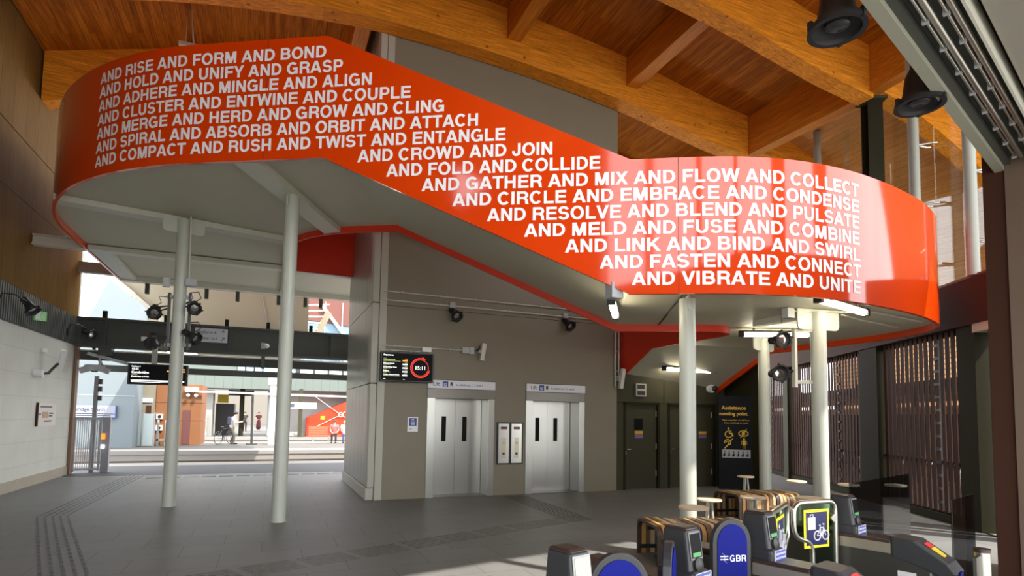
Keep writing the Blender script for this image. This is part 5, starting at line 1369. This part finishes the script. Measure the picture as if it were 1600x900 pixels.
# ------------------------------------------------------------------ benches of bent laminated ribs, small round tables
RIBC = [mat('rib_dark_brown',(.06,.035,.022),.45), mat('rib_gold',(.55,.30,.09),.45), mat('rib_tan',(.62,.44,.25),.45), mat('rib_walnut',(.17,.085,.04),.45)]
def rib_bench(c, rz, L, W, H, label):
    M = frame((c[0],c[1],0), rz); t = thing('ribbed_bench', label, 'bench', M=M, group='ribbed benches')
    n = int(L/.062); meshes = [MB(M) for _ in RIBC]
    for i in range(n):
        x = -L/2+.062*i; r=.11; pts=[]
        w = W/2+.03*math.sin(i*.5); h = H+.012*math.sin(i*.7)
        pts=[(-w,.0)]+[(-w+r-r*math.cos(R(a)),h-r+r*math.sin(R(a))) for a in range(0,91,15)]+[(w-r+r*math.sin(R(a)),h-r+r*math.cos(R(a))) for a in range(0,91,15)]+[(w,0)]
        th=.032; ins=[]
        for (y,z) in pts:
            y2 = y+th if y<-w+r else (y-th if y>w-r else y); z2 = z-th if z>h-r else z
            if abs(y)<=w-r+1e-6: z2=z-th; y2=y
            ins.append((y2,z2))
        mb = meshes[(0,1,3,2,0,2,1,3)[i%8]]
        for k in range(len(pts)-1):
            a,b,c2,d=pts[k],pts[k+1],ins[k+1],ins[k]
            mb.hexa([(x,a[0],a[1]),(x,b[0],b[1]),(x,c2[0],c2[1]),(x,d[0],d[1]),(x+.050,a[0],a[1]),(x+.050,b[0],b[1]),(x+.050,c2[0],c2[1]),(x+.050,d[0],d[1])])
    for mb,m,nm in zip(meshes,RIBC,('dark_slats','gold_slats','tan_slats','walnut_slats')): mb.build(nm, m, t)
    MB(M).box(-L/2,L/2,-.03,.03,H-.09,H-.045).box(-L/2,L/2,-W/2+.06,-W/2+.10,.08,.12).box(-L/2,L/2,W/2-.10,W/2-.06,.08,.12).build('spine', BLACKMET, t)
    return t
rib_bench((4.92,5.72), R(-16), 1.30, .72, .45, 'ribbed wooden bench in front of the left lower landing column, partly sunlit')
rib_bench((7.95,7.72), R(-8), 1.25, .72, .45, 'ribbed wooden bench in front of the assistance totem')
def round_table(x, y, h, r, label, legs, first=[None]):
    t = thing('round_table', label, 'table', (x,y,0), 0, 'small round tables')
    MB().lathe([(r*.96,0),(r,.006),(r,.022),(r*.97,.028)],(x,y,h-.028),(0,0,1),32).build('tabletop', TABLETOP, t, smooth=35)
    for (dx,dy) in legs: MB().bar((x+dx*.3,y+dy*.3,h-.028),(x+dx,y+dy,0),.05,.02,up=(dx,dy,.01)).build('leg', STEEL_PALE if len(legs)>1 else BLACKMET, t)
    MB().cyl((x,y,0),(x,y,.012),r*.55,20).build('base_plate', GREYDK, t)
two=((-.07,.0),(.08,-.03))
for x,y,h,r,lab,lg in ((4.33,5.10,.75,.16,'round table half in sunlight in front of the bench by the left landing column',((0,0),)),(5.62,6.30,.62,.165,'round table behind the sunlit bench',two),
    (6.05,5.95,.68,.165,'round table between the bench and the upright gate head',two),(6.3,5.27,.75,.165,'round table behind the top of the luggage gate, in sunlight',((0,0),)),(5.27,4.74,.75,.15,'low looking round table just left of the luggage gate top',((0,0),)),
    (7.84,6.80,.75,.15,'round table in front of the farther bench beside the spotlight column',((0,0),)),(8.28,6.23,.75,.15,'round table just right of the spotlight column',((0,0),)),(8.96,5.96,.75,.15,'round table by the broad olive post of the slatted screen',((0,0),)),(8.30,8.33,.66,.15,'round table behind the farther bench next to the totem',two)):
    round_table(x,y,h,r,lab,lg)

# ------------------------------------------------------------------ people on the platforms
SKIN = mat('skin',(.55,.34,.25),.6)
def skin_mesh(name, pts, edges, rad, m, parent, M, sub=1):
    me = bpy.data.meshes.new(name); me.from_pydata([tuple(p) for p in pts], edges, []); me.update()
    o = bpy.data.objects.new(name+'_tmp', me); COL.objects.link(o)
    o.modifiers.new('skin','SKIN')
    if not me.skin_vertices: 
        bpy.context.view_layer.objects.active = o
    sv = me.skin_vertices[0].data if me.skin_vertices else None
    if sv is None: return None
    for i,r in enumerate(rad): sv[i].radius = (r,r) if not isinstance(r,tuple) else r
    sv[0].use_root = True
    s = o.modifiers.new('sub','SUBSURF'); s.levels = sub; s.render_levels = sub
    dg = bpy.context.evaluated_depsgraph_get(); dg.update()
    em = o.evaluated_get(dg).to_mesh()
    mb = MB(); mb.v = [M @ v.co for v in em.vertices]; mb.f = [tuple(p.vertices) for p in em.polygons]
    o.evaluated_get(dg).to_mesh_clear(); bpy.data.objects.remove(o)
    return mb.build(name, m, parent, smooth=180)
def person(label, M, pose, shirt, legs, hair, shoe=BLACK, dress=False, skin=SKIN, group=None):
    """figure facing local -Y; pose: dict of joints"""
    t = thing('person', label, 'person', M=M, group=group)
    J = dict(pel=(0,0,.95), wai=(0,0,1.10), che=(0,.0,1.30), nec=(0,0,1.48), hea=(0,-.01,1.58), top=(0,0,1.70),
             shl=(-.19,0,1.42), ell=(-.24,.02,1.14), wrl=(-.24,-.06,.90), hal=(-.24,-.08,.80), shr=(.19,0,1.42), elr=(.24,.02,1.14), wrr=(.24,-.06,.90), har=(.24,-.08,.80),
             hil=(-.09,0,.92), knl=(-.10,-.01,.50), anl=(-.10,.02,.09), tol=(-.11,-.14,.04), hir=(.09,0,.92), knr=(.10,-.01,.50), anr=(.10,.02,.09), tor=(.11,-.14,.04))
    J.update(pose)
    names = ['pel','wai','che','nec','hea','top','shl','ell','wrl','hal','shr','elr','wrr','har','hil','knl','anl','tol','hir','knr','anr','tor']
    E_ = [('pel','wai'),('wai','che'),('che','nec'),('nec','hea'),('hea','top'),('che','shl'),('shl','ell'),('ell','wrl'),('wrl','hal'),('che','shr'),('shr','elr'),('elr','wrr'),('wrr','har'),('pel','hil'),('hil','knl'),('knl','anl'),('anl','tol'),('pel','hir'),('hir','knr'),('knr','anr'),('anr','tor')]
    rad = dict(pel=.12,wai=.11,che=.125,nec=.055,hea=.092,top=.07,shl=.062,ell=.042,wrl=.030,hal=.034,shr=.062,elr=.042,wrr=.030,har=.034,hil=.088,knl=.056,anl=.040,tol=.035,hir=.088,knr=.056,anr=.040,tor=.035)
    ix = {n:i for i,n in enumerate(names)}
    skin_mesh('body', [J[n] for n in names], [(ix[a],ix[b]) for a,b in E_], [rad[n] for n in names], skin, t, M)
    def sub(name, ns, es, f, m, add=.012):
        i2 = {n:i for i,n in enumerate(ns)}
        skin_mesh(name, [J[n] for n in ns], [(i2[a],i2[b]) for a,b in es], [rad[n]*f+add for n in ns], m, t, M)
    for nm in ('l','r'):   # half way points so that sleeves and hems end cleanly
        a = Vector(J['sh'+nm]); b = Vector(J['el'+nm]); J['sl'+nm] = tuple(a.lerp(b,.75)); rad['sl'+nm] = .05
    pz = Vector(J['pel']); wz = Vector(J['wai']); J['hem'] = tuple(pz-(wz-pz)*.25); J['bel'] = tuple(pz.lerp(wz,.7)); rad['hem'] = .135; rad['bel'] = .108
    sub('shirt', ['hem','pel','wai','che','shl','sll','shr','slr'], [('hem','pel'),('pel','wai'),('wai','che'),('che','shl'),('shl','sll'),('che','shr'),('shr','slr')], 1.12, shirt, .016)
    if dress:
        J['d0']=J['pel']; J['d1']=(J['pel'][0],J['pel'][1],.5); J['d2']=(J['pel'][0],J['pel'][1],.12); rad.update(d0=.16,d1=.21,d2=.25)
        sub('long_skirt', ['wai','d0','d1','d2'], [('wai','d0'),('d0','d1'),('d1','d2')], 1.0, legs)
    else:
        sub('trousers', ['bel','pel','hil','knl','anl','hir','knr','anr'], [('bel','pel'),('pel','hil'),('hil','knl'),('knl','anl'),('pel','hir'),('hir','knr'),('knr','anr')], 1.08, legs)
        sh = MB(M)
        for nm in ('l','r'): 
            a=Vector(J['an'+nm]); b=Vector(J['to'+nm]); sh.ball(a.lerp(b,.55)+Vector((0,0,-.0)),.055,.13 if abs(b.y-a.y)>abs(b.x-a.x) else .06,.05); 
        sh.build('shoes', shoe, t, smooth=60)
    hd = Vector(J['hea']); tp = Vector(J['top']); up = (tp-hd).normalized()
    MB(M).ball(hd+up*.075+Vector((0,.025,0)),.098,.10,.085,14).build('hair', hair, t, smooth=60)
    MB(M).ball(hd+Vector((0,-.078,.012)),.015,.022,.02).build('nose', skin, t, smooth=60)
    # hands: palm is in the body, five short fingers each
    for nm in ('l','r'):
        a=Vector(J['wr'+nm]); b=Vector(J['ha'+nm]); d=(b-a).normalized(); sd=d.orthogonal().normalized(); f=MB(M)
        for k in range(4): f.tube([b+sd*(.018*(k-1.5)), b+sd*(.018*(k-1.5))+d*(.06+.01*(k in (1,2))), b+sd*(.017*(k-1.5))+d*.085+d.cross(sd)*.02],.008,6)
        f.tube([b-d*.02+sd*.03,b+sd*.05+d*.02,b+sd*.05+d*.05],.009,6); f.build('fingers', skin, t, smooth=60)
    return t
GREYSH = mat('grey_shirt',(.36,.38,.42),.8); DKTR = mat('dark_olive_trousers',(.07,.07,.06),.8); DARKCL = mat('dark_clothes',(.03,.03,.035),.8)
MAROON = mat('maroon_cloth',(.10,.02,.025),.8); HAIRD = mat('dark_hair',(.02,.015,.012),.6); WHITECL = mat('white_clothes',(.75,.75,.78),.8); REDCL = mat('red_pattern_cloth',(.55,.12,.12),.8); FAIR = mat('fair_hair',(.62,.52,.38),.6)
# the man with the bicycle: half sitting on the saddle, facing right, reading his phone
Mb = frame((-1.62,33.5,0), R(78))
man = person('man in grey shirt, cap and backpack leaning on a bicycle and reading his phone', Mb,
    dict(pel=(0,.10,.93),wai=(0,.06,1.09),che=(0,.0,1.29),nec=(0,-.05,1.46),hea=(0,-.10,1.55),top=(0,-.11,1.67),shl=(-.19,0,1.40),shr=(.19,0,1.40),
         ell=(-.22,-.06,1.14),wrl=(-.10,-.30,1.17),hal=(-.06,-.38,1.20),elr=(.22,-.06,1.14),wrr=(.08,-.30,1.16),har=(.04,-.38,1.20),
         hil=(-.09,.10,.90),knl=(-.11,-.08,.50),anl=(-.11,-.05,.09),tol=(-.11,-.22,.045),hir=(.09,.10,.90),knr=(.11,.02,.48),anr=(.11,.16,.09),tor=(.12,.0,.045)), GREYSH, DKTR, HAIRD)
cp = MB(Mb).ball((0,-.07,1.66),.105,.115,.06,14).box(-.075,.075,-.26,-.12,1.635,1.65); cp.build('cap', mat('navy_cap',(.02,.025,.06),.7), man, smooth=50)
MB(Mb).box(-.15,.15,.12,.30,1.02,1.45).build('backpack', mat('navy_bag',(.03,.035,.07),.7), man, bevel=.05, seg=3)
tag(MB(Mb).box(-.035,.035,-.47,-.455,1.19,1.32).build('phone', BLACK, bevel=.004),'dark phone held by the man with the bicycle','phone')
# bicycle behind him
Bk = frame((-2.22,33.72,0), R(58)); t = thing('bicycle','black bicycle the man in the grey shirt leans on','bicycle',M=Bk)
def wheel(cx,cz=.34,r=.33):
    w = MB(Bk).tube([(cx+r*math.cos(R(a)),0,cz+r*math.sin(R(a))) for a in range(0,360,15)],.018,6,closed=True).build('wheel', BLACK, t, smooth=60)
    sp = MB(Bk)
    for a in range(0,360,30): sp.tube([(cx,0,cz),(cx+r*math.cos(R(a)),0,cz+r*math.sin(R(a)))],.003,4)
    sp.cyl((cx,-.05,cz),(cx,.05,cz),.03,10).build('spokes', GREYBOX, w)
wheel(-.18); wheel(.82)
MB(Bk).tube([(-.18,0,.34),(.14,0,.80)],.016,8).tube([(-.18,0,.34),(.26,0,.30)],.014,8).tube([(.26,0,.30),(.12,0,.86)],.018,8).tube([(.14,0,.80),(.66,0,.84)],.018,8).tube([(.26,0,.30),(.68,0,.76)],.02,8).tube([(.82,0,.34),(.66,0,.92)],.018,8).build('bicycle_frame', BLACKMET, t, smooth=50)
MB(Bk).ball((.10,0,.91),.13,.06,.03).build('saddle', BLACK, t, smooth=50)
MB(Bk).tube([(.72,-.26,.96),(.66,-.2,.95),(.65,0,.93),(.66,.2,.95),(.72,.26,.96)],.014,8).build('handlebar', BLACKMET, t, smooth=50)
MB(Bk).cyl((.26,-.04,.30),(.26,.04,.30),.09,14).bar((.26,.06,.30),(.34,.06,.16),.02,.02).bar((.26,-.06,.30),(.18,-.06,.44),.02,.02).build('crank', GREYBOX, t)
person('person in dark clothes with their back turned, far under the canopy', frame((-1.84,56,0),R(170)), dict(elr=(.28,-.02,1.16),wrr=(.20,-.18,1.0),har=(.17,-.24,.97)), DARKCL, DARKCL, HAIRD)
person('person in a long maroon dress and scarf, far under the canopy', frame((-.75,57,0),R(20)), dict(ell=(-.27,-.05,1.15),wrl=(-.16,-.2,1.08),hal=(-.1,-.26,1.08)), MAROON, MAROON, MAROON, dress=True)
SEAT = dict(pel=(0,.12,.50),wai=(0,.12,.66),che=(0,.11,.88),nec=(0,.09,1.06),hea=(0,.06,1.15),top=(0,.06,1.27),shl=(-.19,.1,1.0),shr=(.19,.1,1.0),ell=(-.23,.06,.74),elr=(.23,.06,.74),wrl=(-.14,-.15,.62),wrr=(.14,-.15,.62),hal=(-.10,-.22,.60),har=(.10,-.22,.60),
            hil=(-.09,.10,.50),hir=(.09,.10,.50),knl=(-.11,-.30,.50),knr=(.11,-.30,.50),anl=(-.11,-.30,.09),anr=(.11,-.30,.09),tol=(-.11,-.46,.045),tor=(.11,-.46,.045))
person('seated person with dark hair and red patterned clothes on the coral bench', frame((3.60,34.95,0),R(-10)), dict(SEAT), REDCL, DARKCL, HAIRD)
person('seated person with fair hair and white top at the end of the coral bench', frame((4.20,34.95,0),R(-4)), dict(SEAT), WHITECL, mat('blue_trousers',(.06,.08,.22),.8), FAIR)
